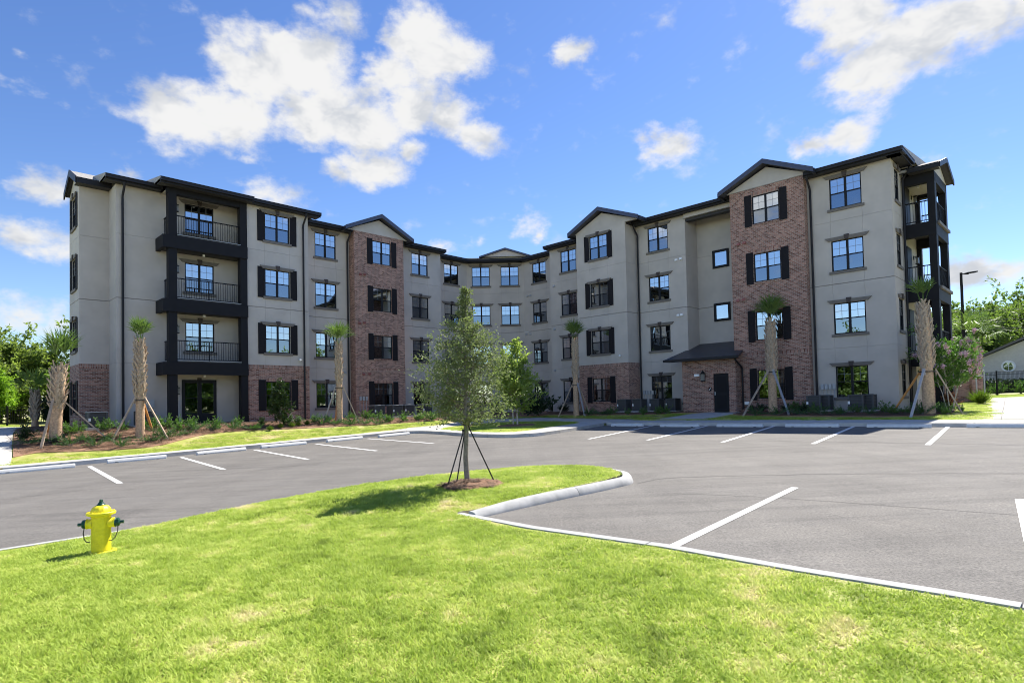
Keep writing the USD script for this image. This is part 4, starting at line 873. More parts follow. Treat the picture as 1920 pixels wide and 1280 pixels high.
for X, Y, lab in [(6.95, 36.95, 'leftmost of four dark outdoor units by the right wing downspout'), (7.75, 36.2, 'second of four dark outdoor units, beside the meters'), (8.75, 36.0, 'third of four dark outdoor units, under a ground-floor window'), (9.6, 35.5, 'rightmost of four dark outdoor units, nearest the service door'),
                  (14.72, 28.85, 'outdoor unit under the four meters at the right brick corner'), (15.2, 28.95, 'outdoor unit second from the right brick corner'), (16.0, 27.55, 'outdoor unit below the right ground-floor window'), (16.5, 27.62, 'outdoor unit nearest the right building corner')]:
    ac_unit(X, Y, -A45, lab, 'outdoor units of the right wing', .78, .64)

# ------------------------------------------------------------------ hydrant
hx, hy = -5.01, 7.23; hz = float(lz(hx, hy)) + .0
hyd = thing('fire_hydrant', 'yellow fire hydrant with green caps standing in the foreground lawn', 'fire hydrant', (hx, hy, hz), math.radians(20), None, .94)
put('barrel', lathe([(.0, -.1), (.108, -.1), (.108, 0), (.112, .005), (.108, .02), (.108, .455), (.12, .475), (.12, .48)], 40), 'yellow', hyd, smooth=40)
put('base_flange', lathe([(0.1, -.04), (.155, -.04), (.155, .022), (.11, .03)], 32, (.02, .0, 0)), 'yellow', hyd, smooth=40)
put('flange', lathe([(.0, .478), (.135, .478), (.160, .488), (.163, .50), (.163, .515), (.155, .522), (0, .522)], 40), 'yellow', hyd, smooth=40)
_p = lathe([(.112, .522), (.112, .532), (.102, .56), (.085, .585), (.06, .602), (.045, .606), (0, .606)], 48); _v = _p[0].copy(); _a = np.arctan2(_v[:, 1], _v[:, 0]); _k = 1 + .05 * (np.cos(_a * 12) > .35) * ((_v[:, 2] > .53) & (_v[:, 2] < .59)); _v[:, :2] *= _k[:, None]
put('bonnet', (_v, _p[1]), 'yellow', hyd, smooth=45)
for k in range(8):
    a = k * math.pi / 4 + .3; put('bolt', lathe([(0, .534), (.011, .534), (.012, .522)], 6, (.137 * math.cos(a), .137 * math.sin(a), 0)), 'yellow', hyd)
nut = put('operating_nut', lathe([(.048, .600), (.05, .612), (.036, .622), (.032, .636), (.024, .640), (.022, .648), (.018, .65)], 24), 'hydgreen', hyd, smooth=40)
put('nut_head', lathe([(.018, .648), (.021, .652), (.021, .672), (.012, .677), (0, .677)], 5), 'hydgreen', nut)
def along_x(m, s, z): v, f = m; return np.stack([s * v[:, 2], v[:, 1] * s, v[:, 0] * -1 + z], 1), f
for s in (1, -1):
    z = .375
    nz = put('nozzle', along_x(lathe([(.075, .085), (.066, .11), (.060, .125), (.060, .145), (.066, .150), (.066, .158)], 24), s, z), 'yellow', hyd, smooth=40)
    put('nozzle_cap', along_x(lathe([(.064, .158), (.060, .162), (.056, .168), (.055, .198), (.045, .206), (.026, .21), (.022, .214)], 8), s, z), 'hydgreen', nz)
    put('cap_nut', along_x(lathe([(.022, .212), (.022, .252), (.0, .252)], 5), s, z), 'hydgreen', nz)
    pts = [(s * .185, -.0, z - .055), (s * .188, -.02, z - .11), (s * .170, -.05, z - .18), (s * .14, -.075, z - .215), (s * .10, -.065, z - .22)]
    put('chain', tube(np.array([np.array(p) for p in pts]), .006, 6), 'chain', hyd, smooth=60)
m = MB()     # worn raised lettering of the casting, too small to read
_r = np.random.default_rng(3)
for row, zz in enumerate((.30, .265, .225, .185, .145, .10, .07)):
    for k in range(5):
        a = -1.57 + .12 + (k - 2) * .15 + _r.normal(0, .02); c, s_ = math.cos(a), math.sin(a)
        if _r.random() < .25: continue
        fr = lambda u, n, z, c=c, s_=s_: ((.1075 + n) * c - u * s_, (.1075 + n) * s_ + u * c, z)
        m.box(fr, -.006, .004, 0, .0035, zz, zz + .018); m.box(fr, .0041, .0075, 0, .0035, zz + .004, zz + .011)
put('raised_lettering', m, 'yellow', hyd)

# ------------------------------------------------------------------ plants
def leaf_quads(c, d, n, L, W):
    """diamond leaves folded along the rib: centre base c, direction d, normal n"""
    s = np.cross(d, n); s /= np.linalg.norm(s, axis=1, keepdims=True) + 1e-9
    L = np.broadcast_to(L, (len(c),))[:, None]; W = np.broadcast_to(W, (len(c),))[:, None]
    up_ = np.cross(s, d)
    v = np.stack([c, c + d * L * .45 + s * W * .5 + up_ * W * .12, c + d * L - up_ * L * .06, c + d * L * .45 - s * W * .5 + up_ * W * .12], 1).reshape(-1, 3)
    k = np.arange(len(c))[:, None] * 4
    f = np.concatenate([k + [0, 1, 2], k + [0, 2, 3]], 1).reshape(-1, 3)
    return v, f
def unit(v): return v / (np.linalg.norm(v, axis=-1, keepdims=True) + 1e-9)
def branchy(r, H, base_h, env, nprim, twigs, leaves, L, W, trunk_r, lead=None, pitch=(.35, 1.0), droop=0.0, lean=0.0, curl=.5):
    """trunk with limbs and leafy twigs; env(t) = crown radius at relative height t of the crown"""
    woods = []; C, D = [], []
    tr = [(lean * (t ** 2) + r.normal(0, .004) * H * (t > 0), r.normal(0, .004) * H * (t > 0), t * H * .97) for t in np.linspace(0, 1, 9)]
    woods.append(tube(tr, np.linspace(trunk_r, trunk_r * .12, 9), 8)); tr = np.array(tr)
    emax = max(env(x) for x in np.linspace(0, 1, 20))
    for i in range(nprim):
        t = (i + r.random()) / nprim; z = base_h + (H * .96 - base_h) * t; o = np.array([np.interp(z, tr[:, 2], tr[:, k]) for k in (0, 1)] + [z])
        a = i * 2.399 + r.normal(0, .4); R = env(t) * r.uniform(.75, 1.18); p = r.uniform(*pitch) + .25 * t
        d = np.array([math.cos(a) * math.cos(p), math.sin(a) * math.cos(p), math.sin(p)]); Ln = R / max(.3, math.cos(p))
        pts = [o]; dd = d.copy()
        for s in range(4):
            dd = unit(dd + r.normal(0, .13, 3) + np.array([0, 0, -droop + .04])); pts.append(pts[-1] + dd * Ln / 4)
        pts = np.array(pts); rr = trunk_r * .34 * (1 - .55 * t)
        woods.append(tube(pts, np.linspace(rr, rr * .15, 5), 5, False))
        for q in range(max(2, int(round(twigs * env(t) / emax * 1.35)))):
            u = r.uniform(.18, 1.0); b = np.array([np.interp(u * 4, range(5), pts[:, k]) for k in range(3)])
            td = unit(dd + r.normal(0, .75, 3) + np.array([0, 0, .12])); TL = Ln * .34 * r.uniform(.6, 1.25) + .06 * H / 4
            n = leaves; ss = r.uniform(.1, 1, n)
            C.append(b + td * (ss * TL)[:, None] + r.normal(0, .02 * H / 4 + TL * .06, (n, 3))); D.append(unit(td * curl + r.normal(0, .6, (n, 3))))
    C = np.vstack(C); D = np.vstack(D); N = unit(r.normal(0, .7, C.shape) + np.array([0, 0, .9]))
    k = len(C); lv = leaf_quads(C, D, N, L * r.uniform(.7, 1.2, k), W * r.uniform(.8, 1.2, k))
    return join(*woods), lv
# young oak on the foreground island
r = np.random.default_rng(21)
tx, ty = -.86, 10.99; tz = float(lz(tx, ty)) + .02
oak = thing('young_oak_tree', 'young grey-green oak with a narrow leading shoot on the foreground island', 'tree', (tx, ty, tz))
env = lambda t: np.interp(t, [0, .06, .18, .35, .52, .68, .76, .84, 1], [.50, .74, .80, .70, .54, .32, .11, .13, .05])
w, lv = branchy(r, 3.7, .98, env, 110, 8, 19, .056, .028, .052, pitch=(.0, .6))
put('trunk', w, 'bark', oak, smooth=60); put('crown', lv, 'oak', oak)
tr_ = [(0, 0, .0)]
ties = thing('tree_tie', 'black webbing guy straps holding up the young oak', 'tree tie', (tx, ty, tz))
for gx, gy in ((-.34, -.30), (-.20, -.05), (.50, .05)):
    p0 = np.array([0, 0, 1.12]); p1 = np.array([gx, gy, float(lz(tx + gx, ty + gy)) - tz + .0]); d = unit(p1 - p0); s = unit(np.cross(d, [0, 1, 0.3])) * .012; n = unit(np.cross(s, d)) * .002
    v = np.array([p0 - s - n, p0 + s - n, p0 + s + n, p0 - s + n, p1 - s - n, p1 + s - n, p1 + s + n, p1 - s + n]); bf = trimesh.creation.box().faces
    f = [(0, 1, 5), (0, 5, 4), (1, 2, 6), (1, 6, 5), (2, 3, 7), (2, 7, 6), (3, 0, 4), (3, 4, 7)]
    put('strap', (v, np.array(f)), 'strap', ties)
put('collar', lathe([(.062, 1.06), (.068, 1.08), (.068, 1.14), (.06, 1.16)], 16), 'strap', ties, smooth=40)
put('buckle', boxm(-.075, -.05, -.06, -.03, .90, .99), 'strap', ties)
def mound(name, label, X, Y, R, h, zf, mat='mulch'):
    rr = np.random.default_rng(5); rad = np.linspace(0, 1, 9); vs = []
    for q in rad:
        for a in np.arange(28) * 2 * np.pi / 28:
            k = R * q * (1 + .08 * math.sin(3 * a + 1) + .04 * math.sin(7 * a)); x, y = X + k * math.cos(a), Y + k * math.sin(a)
            vs.append((x, y, float(zf(x, y)) + h * (1 - q ** 2.2) + (.012 * rr.normal() if q < 1 else -.03)))
    f = [x for i in range(8) for j in range(28) for x in ((i * 28 + j, (i + 1) * 28 + j, (i + 1) * 28 + (j + 1) % 28), (i * 28 + j, (i + 1) * 28 + (j + 1) % 28, i * 28 + (j + 1) % 28))]
    p = put(name, (np.array(vs), np.array(f)), mat, smooth=True); return tag(p, label, kind='structure')
mound('mulch_ring', 'ring of brown pine straw round the foot of the young oak', -.78, 10.75, .60, .07, lambda x, y: lz(x, y) + .012)
mound('mulch_ring', 'dark mulch ring round the pale-barked tree on the lawn island', .1, 31.6, 1.2, .08, lambda x, y: gz(x, y) + .0)
# loose straw on the mulch: short needles, uncountable
def straws(r, n, spread):
    c = np.c_[r.uniform(-spread, spread, (n, 2)), r.uniform(.002, .03, n)]; a = r.uniform(0, np.pi, n); L = r.uniform(.04, .11, n); d = np.c_[np.cos(a), np.sin(a), r.normal(0, .22, n)]; s = np.c_[-np.sin(a), np.cos(a), np.zeros(n)] * .0035
    v = np.stack([c - s, c + s, c + d * L[:, None] + s, c + d * L[:, None] - s], 1).reshape(-1, 3); k = np.arange(n)[:, None] * 4
    return v, np.concatenate([k + [0, 1, 2], k + [0, 2, 3]], 1).reshape(-1, 3)
def instancer(name, label, protos, pts, rots, scales, idx, mat, rmat=None):
    path = '/World/' + fresh('/World', name); pi = UsdGeom.PointInstancer.Define(stage, path)
    tg = []
    for k, pm in enumerate(protos):
        pr = usdkit.mesh(stage, '%s/tuft_%03d' % (path, k), pm, M[mat]); tg.append(pr.GetPath())
    pi.CreatePrototypesRel().SetTargets(tg); pi.CreateProtoIndicesAttr(Vt.IntArray.FromNumpy(np.asarray(idx, np.int32)))
    pi.CreatePositionsAttr(Vt.Vec3fArray.FromNumpy(np.asarray(pts, np.float32)))
    q = Vt.QuathArray([Gf.Quath(float(math.cos(a / 2)), Gf.Vec3h(0, 0, float(math.sin(a / 2)))) for a in rots]); pi.CreateOrientationsAttr(q)
    pi.CreateScalesAttr(Vt.Vec3fArray.FromNumpy(np.asarray(scales, np.float32)))
    tag(pi, label, kind='stuff'); return pi
# turf
def turf_patch(r, half, n, h0, h1, w):
    c = np.c_[r.uniform(-half, half, (n, 2)), np.zeros(n)]; h = r.uniform(h0, h1, n)
    a = r.uniform(0, 2 * np.pi, n); lean_ = r.uniform(.3, 1.4, n); d = np.c_[np.cos(a) * np.sin(lean_), np.sin(a) * np.sin(lean_), np.cos(lean_)]
    b = a + np.pi / 2 + r.normal(0, .5, n); s = np.c_[np.cos(b), np.sin(b), np.zeros(n)] * (w * r.uniform(.6, 1.2, n))[:, None]
    m_ = c + d * (h * .55)[:, None]; d2 = unit(d + np.c_[np.cos(a), np.sin(a), -.3 * np.ones(n)] * .45); e = m_ + d2 * (h * .5)[:, None]
    v = np.stack([c - s, c + s, m_ + s * .8, m_ - s * .8, e], 1).reshape(-1, 3); k = np.arange(n)[:, None] * 5
    return v, np.concatenate([k + [0, 1, 2], k + [0, 2, 3], k + [3, 2, 4]], 1).reshape(-1, 3)
r = np.random.default_rng(11)
near = [turf_patch(r, .26, 1000, .026, .062, .0048) for _ in range(4)]
far = [turf_patch(r, .5, 1500, .03, .06, .0075) for _ in range(3)]
def scatter(poly, step, zf, r):
    x0, y0, x1, y1 = poly.bounds; pr = shapely.prepared.prep(poly); pts = []
    for x in np.arange(x0, x1, step):
        for y in np.arange(y0, y1, step):
            p = (x + r.uniform(-.3, .3) * step, y + r.uniform(-.3, .3) * step)
            if pr.contains(shapely.Point(p)): pts.append((*p, float(zf(*p)) - .004))
    return np.array(pts)
def in_view(p, m=1.15):
    d = p - np.array([0, 0, CAMZ]); x = d @ rt; y = d @ fwd
    return (y > 1.5) & (np.abs(x) < y * .8623 * m + .8)
fz = front.buffer(-.30).intersection(sbox(-14, 1.8, 12, 15)).difference(shapely.Point(-.78, 10.75).buffer(.45))
pts = scatter(fz, .30, lz, r); pts = pts[in_view(pts)]
edge = front.buffer(-.045).difference(front.buffer(-.34)).intersection(sbox(-14, 1.8, 12, 15))
instancer('turf', 'blades of bright turf on the foreground lawn', near, pts, r.uniform(0, 6.28, len(pts)), np.c_[np.ones(len(pts)), np.ones(len(pts)), r.uniform(.75, 1.2, len(pts))], r.integers(0, 4, len(pts)), 'grass')
small = [turf_patch(r, .07, 85, .016, .036, .0042) for _ in range(3)]
pe = scatter(edge, .085, lz, r); pe = pe[in_view(pe)]
instancer('turf', 'fringe of turf along the edge of the foreground lawn', small, pe, r.uniform(0, 6.28, len(pe)), np.ones((len(pe), 3)), r.integers(0, 3, len(pe)), 'grass')
zone = unary_union([rest.intersection(sbox(-40, 14, 60, 75)).buffer(-.25), isl_lawn.buffer(-.3)])
zone = zone.difference(Polygon([frameL(4, -36, 0)[:2], frameL(31, -36, 0)[:2], (1, 47), frameR(-32, -34, 0)[:2], frameR(-6, -34, 0)[:2], frameR(-6, -60, 0)[:2], (0, 90), frameL(4, -60, 0)[:2]]).buffer(0))
pf = scatter(zone, .62, lambda x, y: gz(x, y) - .01, r); pf = pf[in_view(pf)]; pf = pf[np.linalg.norm(pf[:, :2], axis=1) < 62]
instancer('turf', 'turf of the lawn strips round the building', far, pf, r.uniform(0, 6.28, len(pf)), np.ones((len(pf), 3)), r.integers(0, 3, len(pf)), 'grass')
stw = [straws(r, 420, .35) for _ in range(3)]
ps = np.vstack([scatter(mulL.intersection(sbox(-26, 18, 3, 40)).buffer(-.2), .42, lambda x, y: gz(x, y) + .02, r), scatter(mulR.intersection(sbox(2, 22, 26, 42)).buffer(-.2), .42, lambda x, y: gz(x, y) + .02, r)])
ps = ps[in_view(ps)]
ring = np.array([(-.78 + .42 * q * math.cos(a), 10.75 + .42 * q * math.sin(a), float(lz(-.78, 10.75)) + .02 + .06 * (1 - q)) for q, a in ((0, 0), (.7, 0), (.7, 1.2), (.7, 2.4), (.7, 3.6), (.7, 4.8), (1, 5.5), (1, .7), (1, 2), (1, 3.2), (1, 4.3))])
instancer('pine_straw', 'loose pine straw lying on the mulch beds', stw, ps, r.uniform(0, 6.28, len(ps)), np.ones((len(ps), 3)), r.integers(0, 3, len(ps)), 'straw')
st2 = [straws(r, 420, .16) for _ in range(2)]
instancer('pine_straw', 'loose pine straw on the ring round the young oak', st2, ring, r.uniform(0, 6.28, len(ring)), np.ones((len(ring), 3)), r.integers(0, 2, len(ring)), 'straw')

# slender two-stemmed tree on the lawn island
r = np.random.default_rng(5)
bt = thing('birch_tree', 'light green slender tree with pale twin stems on the small lawn island', 'tree', (.25, 31.75, float(gz(.25, 31.75))))
env = lambda t: np.interp(t, [0, .12, .35, .6, .85, 1], [.8, 1.18, .92, .54, .24, .06])
w, lv = branchy(r, 4.75, .85, env, 66, 9, 11, .15, .085, .05, pitch=(.15, .9)); w2, lv2 = branchy(r, 4.1, .8, lambda t: env(t) * .85, 50, 9, 11, .15, .085, .042, pitch=(.15, .9), lean=-.5)
w2 = (w2[0] + (-.22, .05, 0), w2[1]); lv2 = (lv2[0] + (-.22, .05, 0), lv2[1])
put('stem', w, 'barkpale', bt, smooth=60); put('stem', w2, 'barkpale', bt, smooth=60); put('crown', join(lv, lv2), 'birch', bt)

# palms
def palm(name, label, X, Y, H, rb, rbt, crown, seed, bare=.42, spread=.55, nf=9, group=None, z=None, blade=1.0, lean=0.0):
    r = np.random.default_rng(seed); z0 = float(gz(X, Y)) if z is None else z
    t = thing(name, label, 'palm tree', (X, Y, z0), 0, group)
    zs = np.linspace(-.2, H, 24); prof = np.interp(zs / H, [-.1, 0, .08, bare, bare + .08, .85, 1], [rb * 1.12, rb * 1.08, rb, rb * .92, rb * 1.02, rb * .98, rb * .62])
    v, f = tube(np.c_[lean * (zs / H) ** 2, 0 * zs, zs], prof, 22); k = len(v)
    v[:k - 2, :2] *= (1 + .05 * np.sin(np.arange(k - 2) * 2.7) * r.uniform(.3, 1.4, k - 2))[:, None]
    put('trunk', (v, f), 'palmtrunk', t, smooth=60)
    vs, fs = [], []; kk = 0; rows = int(H * (1 - bare) / .135)
    for i in range(rows):
        for j in range(8):
            q = i / rows; zz = H * (bare + (1 - bare) * q) + r.normal(0, .015); a = 2 * np.pi * (j + .5 * (i % 2)) / 8 + r.normal(0, .08)
            R0 = np.interp(zz / H, [bare, .85, 1], [rb * .95, rb * .95, rb * .62]); R1 = np.interp(q, [0, .15, .5, .85, 1], [rbt * .92, rbt, rbt * .98, rbt * .82, rb * .85]) * r.uniform(.80, 1.2)
            twist = (.42 if (i + j) % 2 else -.42) * r.uniform(.6, 1.3); Lh = r.uniform(.24, .40)
            er = np.array([math.cos(a), math.sin(a), 0]); et = np.array([-math.sin(a), math.cos(a), 0])
            b0 = er * R0 * .9 + np.array([lean * (zz / H) ** 2, 0, zz]); b1 = er * (R0 * .35 + R1 * .65) + et * twist * Lh * .5 + np.array([lean * (zz / H) ** 2, 0, zz + Lh * .55]); b2 = er * R1 + et * twist * Lh + np.array([lean * (zz / H) ** 2, 0, zz + Lh])
            for (p, w_, th) in ((b0, .070, .03), (b1, .050, .022), (b2, .030, .014)):
                vs += [p - et * w_ - er * th, p + et * w_ - er * th, p + et * w_ * .8 + er * th, p - et * w_ * .8 + er * th]
            for s in range(2):
                for e in range(4): A_, B_ = kk + s * 4 + e, kk + s * 4 + (e + 1) % 4; fs += [(A_, B_, B_ + 4), (A_, B_ + 4, A_ + 4)]
            fs += [(kk + 8, kk + 9, kk + 10), (kk + 8, kk + 10, kk + 11)]; kk += 12
    put('leaf_base', (np.array(vs), np.array(fs)), 'boot', t)
    top = np.array([lean, 0, H])
    for i in range(nf):
        a = i * 2.399 + r.normal(0, .3); th = spread * (i + .6) / nf + r.normal(0, .06); th = max(.03, th)
        d = np.array([math.sin(th) * math.cos(a), math.sin(th) * math.sin(a), math.cos(th)]); pl = crown * r.uniform(.38, .6)
        p1 = top + np.array([math.cos(a), math.sin(a), 0]) * .05; p2 = p1 + d * pl; parts = []
        nb = 15; side = unit(np.cross(d, np.array([-math.sin(a), math.cos(a), .2]))); lat = unit(np.cross(side, d))
        C_, D_, N_, L_, W_ = [], [], [], [], []
        for q in range(nb):
            fa = (q / (nb - 1) - .5) * (1.5 + .9 * th); bl = crown * blade * (.80 - .2 * abs(q / (nb - 1) - .5)) * r.uniform(.88, 1.1)
            bd = unit(d * math.cos(fa) + lat * math.sin(fa) + r.normal(0, .05, 3)); s_ = unit(np.cross(bd, side))
            pm = p2 + bd * bl * .55; dr = unit(bd + np.array([0, 0, -.25 - .55 * th * r.uniform(.5, 1.4)])); pe_ = pm + dr * bl * .48
            w_ = .024; k0 = [p2 - s_ * .006, p2 + s_ * .006, pm + s_ * w_ , pm - s_ * w_, pe_]
            rib = pm + side * .012
            parts.append((np.array(k0 + [rib, p2 + side * .004]), np.array([(0, 6, 5), (0, 5, 3), (6, 1, 2), (6, 2, 5), (3, 5, 4), (5, 2, 4)])))
        parts.append(tube([p1, (p1 + p2) / 2, p2 + d * .06], [.014, .011, .006], 5))
        put('frond', join(*parts), 'frond', t)
    return t, z0
PALMS = [('leftmost bed palm, leaning thick trunk at the left end of the building', -18.29, 23.8, 2.95, .25, .38, 1.40, .5, 9), ('second bed palm with a tied upright crown before the left downspout', -16.03, 25.58, 4.12, .20, .31, .98, .62, 8),
         ('thin bed palm before the left wing step, orange prop behind it', -9.62, 33.04, 4.35, .19, .25, 1.2, .95, 10), ('grey slim palm in shade near the inner right wing', 4.0, 37.3, 4.75, .20, .24, 1.2, .75, 9),
         ('shaded palm with a full green crown before the right brick bay', 13.3, 30.35, 4.65, .235, .33, 1.3, .95, 12), ('sunlit palm with cropped fronds at the right building corner', 17.2, 24.55, 4.55, .25, .34, 1.05, .42, 6)]
PALMS = [(a, x, y, h, rb_ * .88, rt_ * .76, c_ * .88, s_ * .72, n_) for a, x, y, h, rb_, rt_, c_, s_, n_ in PALMS]
for i, (lab, X, Y, H, rb, rbt, cr_, sp_, nf) in enumerate(PALMS): palm('palm_tree', lab, X, Y, H, rb, rbt, cr_, 40 + i, spread=sp_, nf=nf, group='palms along the beds', bare=[.42, .40, .50, .52, .42, .42][i], lean=[.18, 0, 0, 0, 0, -.1][i])
palm('palm_tree', 'palm with a woven brown trunk before the trees at far left', -26.2, 32.6, 1.9, .16, .22, 1.2, 61, bare=.2, spread=1.35, nf=10)
palm('palm_tree', 'reddish-trunked palm behind the pink flowering shrub tree', 30.4, 38.9, 3.9, .22, .34, 1.9, 62, bare=.3, spread=1.4, nf=12)
def brace(label, X, Y, top, feet, zc, rc, mats):
    z0 = float(gz(X, Y)); t = thing('palm_brace', label, 'tree brace', (X, Y, z0), 0, 'timber braces propping the palms')
    for (fx, fy), m_ in zip(feet, mats):
        p1 = np.array([fx - X, fy - Y, float(gz(fx, fy)) - z0 - .02]); u_ = unit(np.array([p1[0], p1[1], 0])); p0 = u_ * (rc + .05) + np.array([0, 0, zc]); d = unit(p1 - p0)
        a = unit(np.cross(d, [0, 0, 1.])) * .045; b = unit(np.cross(a, d)) * .024
        v = np.array([p + s1 * a + s2 * b for p in (p0 - d * .08, p1) for s1, s2 in ((-1, -1), (1, -1), (1, 1), (-1, 1))]); f = [(0, 1, 5), (0, 5, 4), (1, 2, 6), (1, 6, 5), (2, 3, 7), (2, 7, 6), (3, 0, 4), (3, 4, 7), (0, 3, 2), (0, 2, 1), (4, 5, 6), (4, 6, 7)]
        put('stake', (v, np.array(f)), m_, t)
        c = u_ * (rc + .012) ; s_ = np.array([-u_[1], u_[0], 0])
        vb = np.array([c + s_ * x * .05 + u_ * y * .018 + np.array([0, 0, zc + zz]) for zz in (-.14, .14) for x, y in ((-1, -1), (1, -1), (1, 1), (-1, 1))])
        put('batten', (vb, np.array(f)), m_, t)
    put('band', lathe([(rc + .031, zc - .02), (rc + .035, zc - .018), (rc + .035, zc + .018), (rc + .031, zc + .02)], 20), 'strap', t)
brace('pinkish timber props of the leftmost bed palm', -18.29, 23.8, 0, [(-17.95, 22.6), (-17.0, 24.9), (-19.3, 24.6)], 1.52, .24, ['wood', 'wood', 'woodorange'])
brace('timber props of the second palm, straddling low junipers', -16.03, 25.58, 0, [(-16.6, 24.6), (-14.9, 25.75), (-16.3, 26.9)], 1.60, .20, ['wood', 'wood', 'woodorange'])
brace('props of the thin palm, one of them bright orange', -9.62, 33.04, 0, [(-10.55, 33.2), (-8.6, 33.35), (-10.1, 33.9)], 1.95, .19, ['woodgrey', 'wood', 'woodorange'])
brace('grey props of the slim shaded palm', 4.0, 37.3, 0, [(2.9, 37.9), (4.45, 36.6), (4.9, 37.9)], 1.95, .19, ['wood', 'woodgrey', 'wood'])
brace('props of the palm before the right brick bay, one grey', 13.3, 30.35, 0, [(11.5, 29.7), (13.12, 28.2), (14.2, 30.9)], 2.05, .23, ['wood', 'woodgrey', 'wood'])
brace('props of the sunlit corner palm, one grey plank in front', 17.2, 24.55, 0, [(15.95, 23.85), (16.6, 26.0), (18.2, 24.05)], 1.75, .27, ['woodgrey', 'woodorange', 'wood'])

# shrubs
def shrub_mesh(kind, r):
    if kind == 'b':
        C, D = [], []; woods = []
        for i in range(17):
            a = r.uniform(0, 6.28); p = r.uniform(.35, 1.4); d = np.array([math.cos(a) * math.cos(p), math.sin(a) * math.cos(p), math.sin(p)]); L = r.uniform(.5, 1.0)
            base = np.array([r.normal(0, .05), r.normal(0, .05), 0]); woods.append(tube([base, base + d * L * .5, base + d * L * .95 + (0, 0, .04)], [.014, .01, .004], 4, False)); n = 24
            ss = r.uniform(.25, 1.0, n); C.append(base + d * (ss * L)[:, None] + r.normal(0, .035, (n, 3))); D.append(unit(d * .6 + r.normal(0, .6, (n, 3)) + (0, 0, .25)))
        C = np.vstack(C); C[:, 2] = np.abs(C[:, 2]); return join(*woods), leaf_quads(C, np.vstack(D), unit(r.normal(0, .6, C.shape) + (0, 0, .8)), .15 * r.uniform(.7, 1.2, len(C)), .075), 'shrub'
    if kind in 'jd':
        C, D = [], []; woods = []
        for i in range(20):
            a = r.uniform(0, 6.28); p = r.uniform(.08, .7) if kind == 'j' else r.uniform(.3, 1.4); d = np.array([math.cos(a) * math.cos(p), math.sin(a) * math.cos(p), math.sin(p)]); L = r.uniform(.6, 1.15) * (1.25 if kind == 'j' else .9)
            woods.append(tube([(0, 0, .02), d * L * .5 + (0, 0, .08), d * L], [.012, .008, .003], 4, False)); n = 34; ss = r.uniform(.15, 1, n)
            C.append(d * (ss * L)[:, None] + r.normal(0, .045, (n, 3)) + (0, 0, .06)); D.append(unit(d + r.normal(0, .45, (n, 3)) + (0, 0, .3)))
        C = np.vstack(C); C[:, 2] = np.abs(C[:, 2]); return join(*woods), leaf_quads(C, np.vstack(D), unit(r.normal(0, .7, C.shape) + (0, 0, .7)), .16 * r.uniform(.7, 1.2, len(C)), .045 if kind == 'j' else .07), 'juniper' if kind == 'j' else 'darkshrub'
    if kind in 'tgr':
        n = 220 if kind != 'r' else 320; a = r.uniform(0, 6.28, n); p = r.uniform(.5, 1.5, n); d = np.c_[np.cos(a) * np.cos(p), np.sin(a) * np.cos(p), np.sin(p)]; c = r.normal(0, .09, (n, 3)); c[:, 2] = 0
        if kind == 'r': c = d * r.uniform(.2, .9, (n, 1))
        return tube([(0, 0, 0), (0, 0, .3)], [.02, .01], 4), leaf_quads(c, d, unit(r.normal(0, 1, (n, 3))), (.95 if kind != 'r' else .2) * r.uniform(.7, 1.1, n), .05 if kind != 'r' else .08), 'redleaf' if kind == 'r' else 'tuft'
SRC = {}
SIZE_UNIT = {'b': .95, 'j': .62, 'd': .95, 't': .95, 'g': .95, 'r': .95, 'w': .95}
NAMES = {'b': ('leafy_shrub', 'leafy green shrub'), 'j': ('low_juniper', 'low spreading juniper'), 'd': ('dark_shrub', 'dark shrub'), 't': ('grass_tuft', 'yellow-green tuft'), 'g': ('tall_grass', 'tall grass clump'), 'r': ('red_shrub', 'reddish shrub'), 'w': ('flowering_shrub', 'pale flowering shrub')}
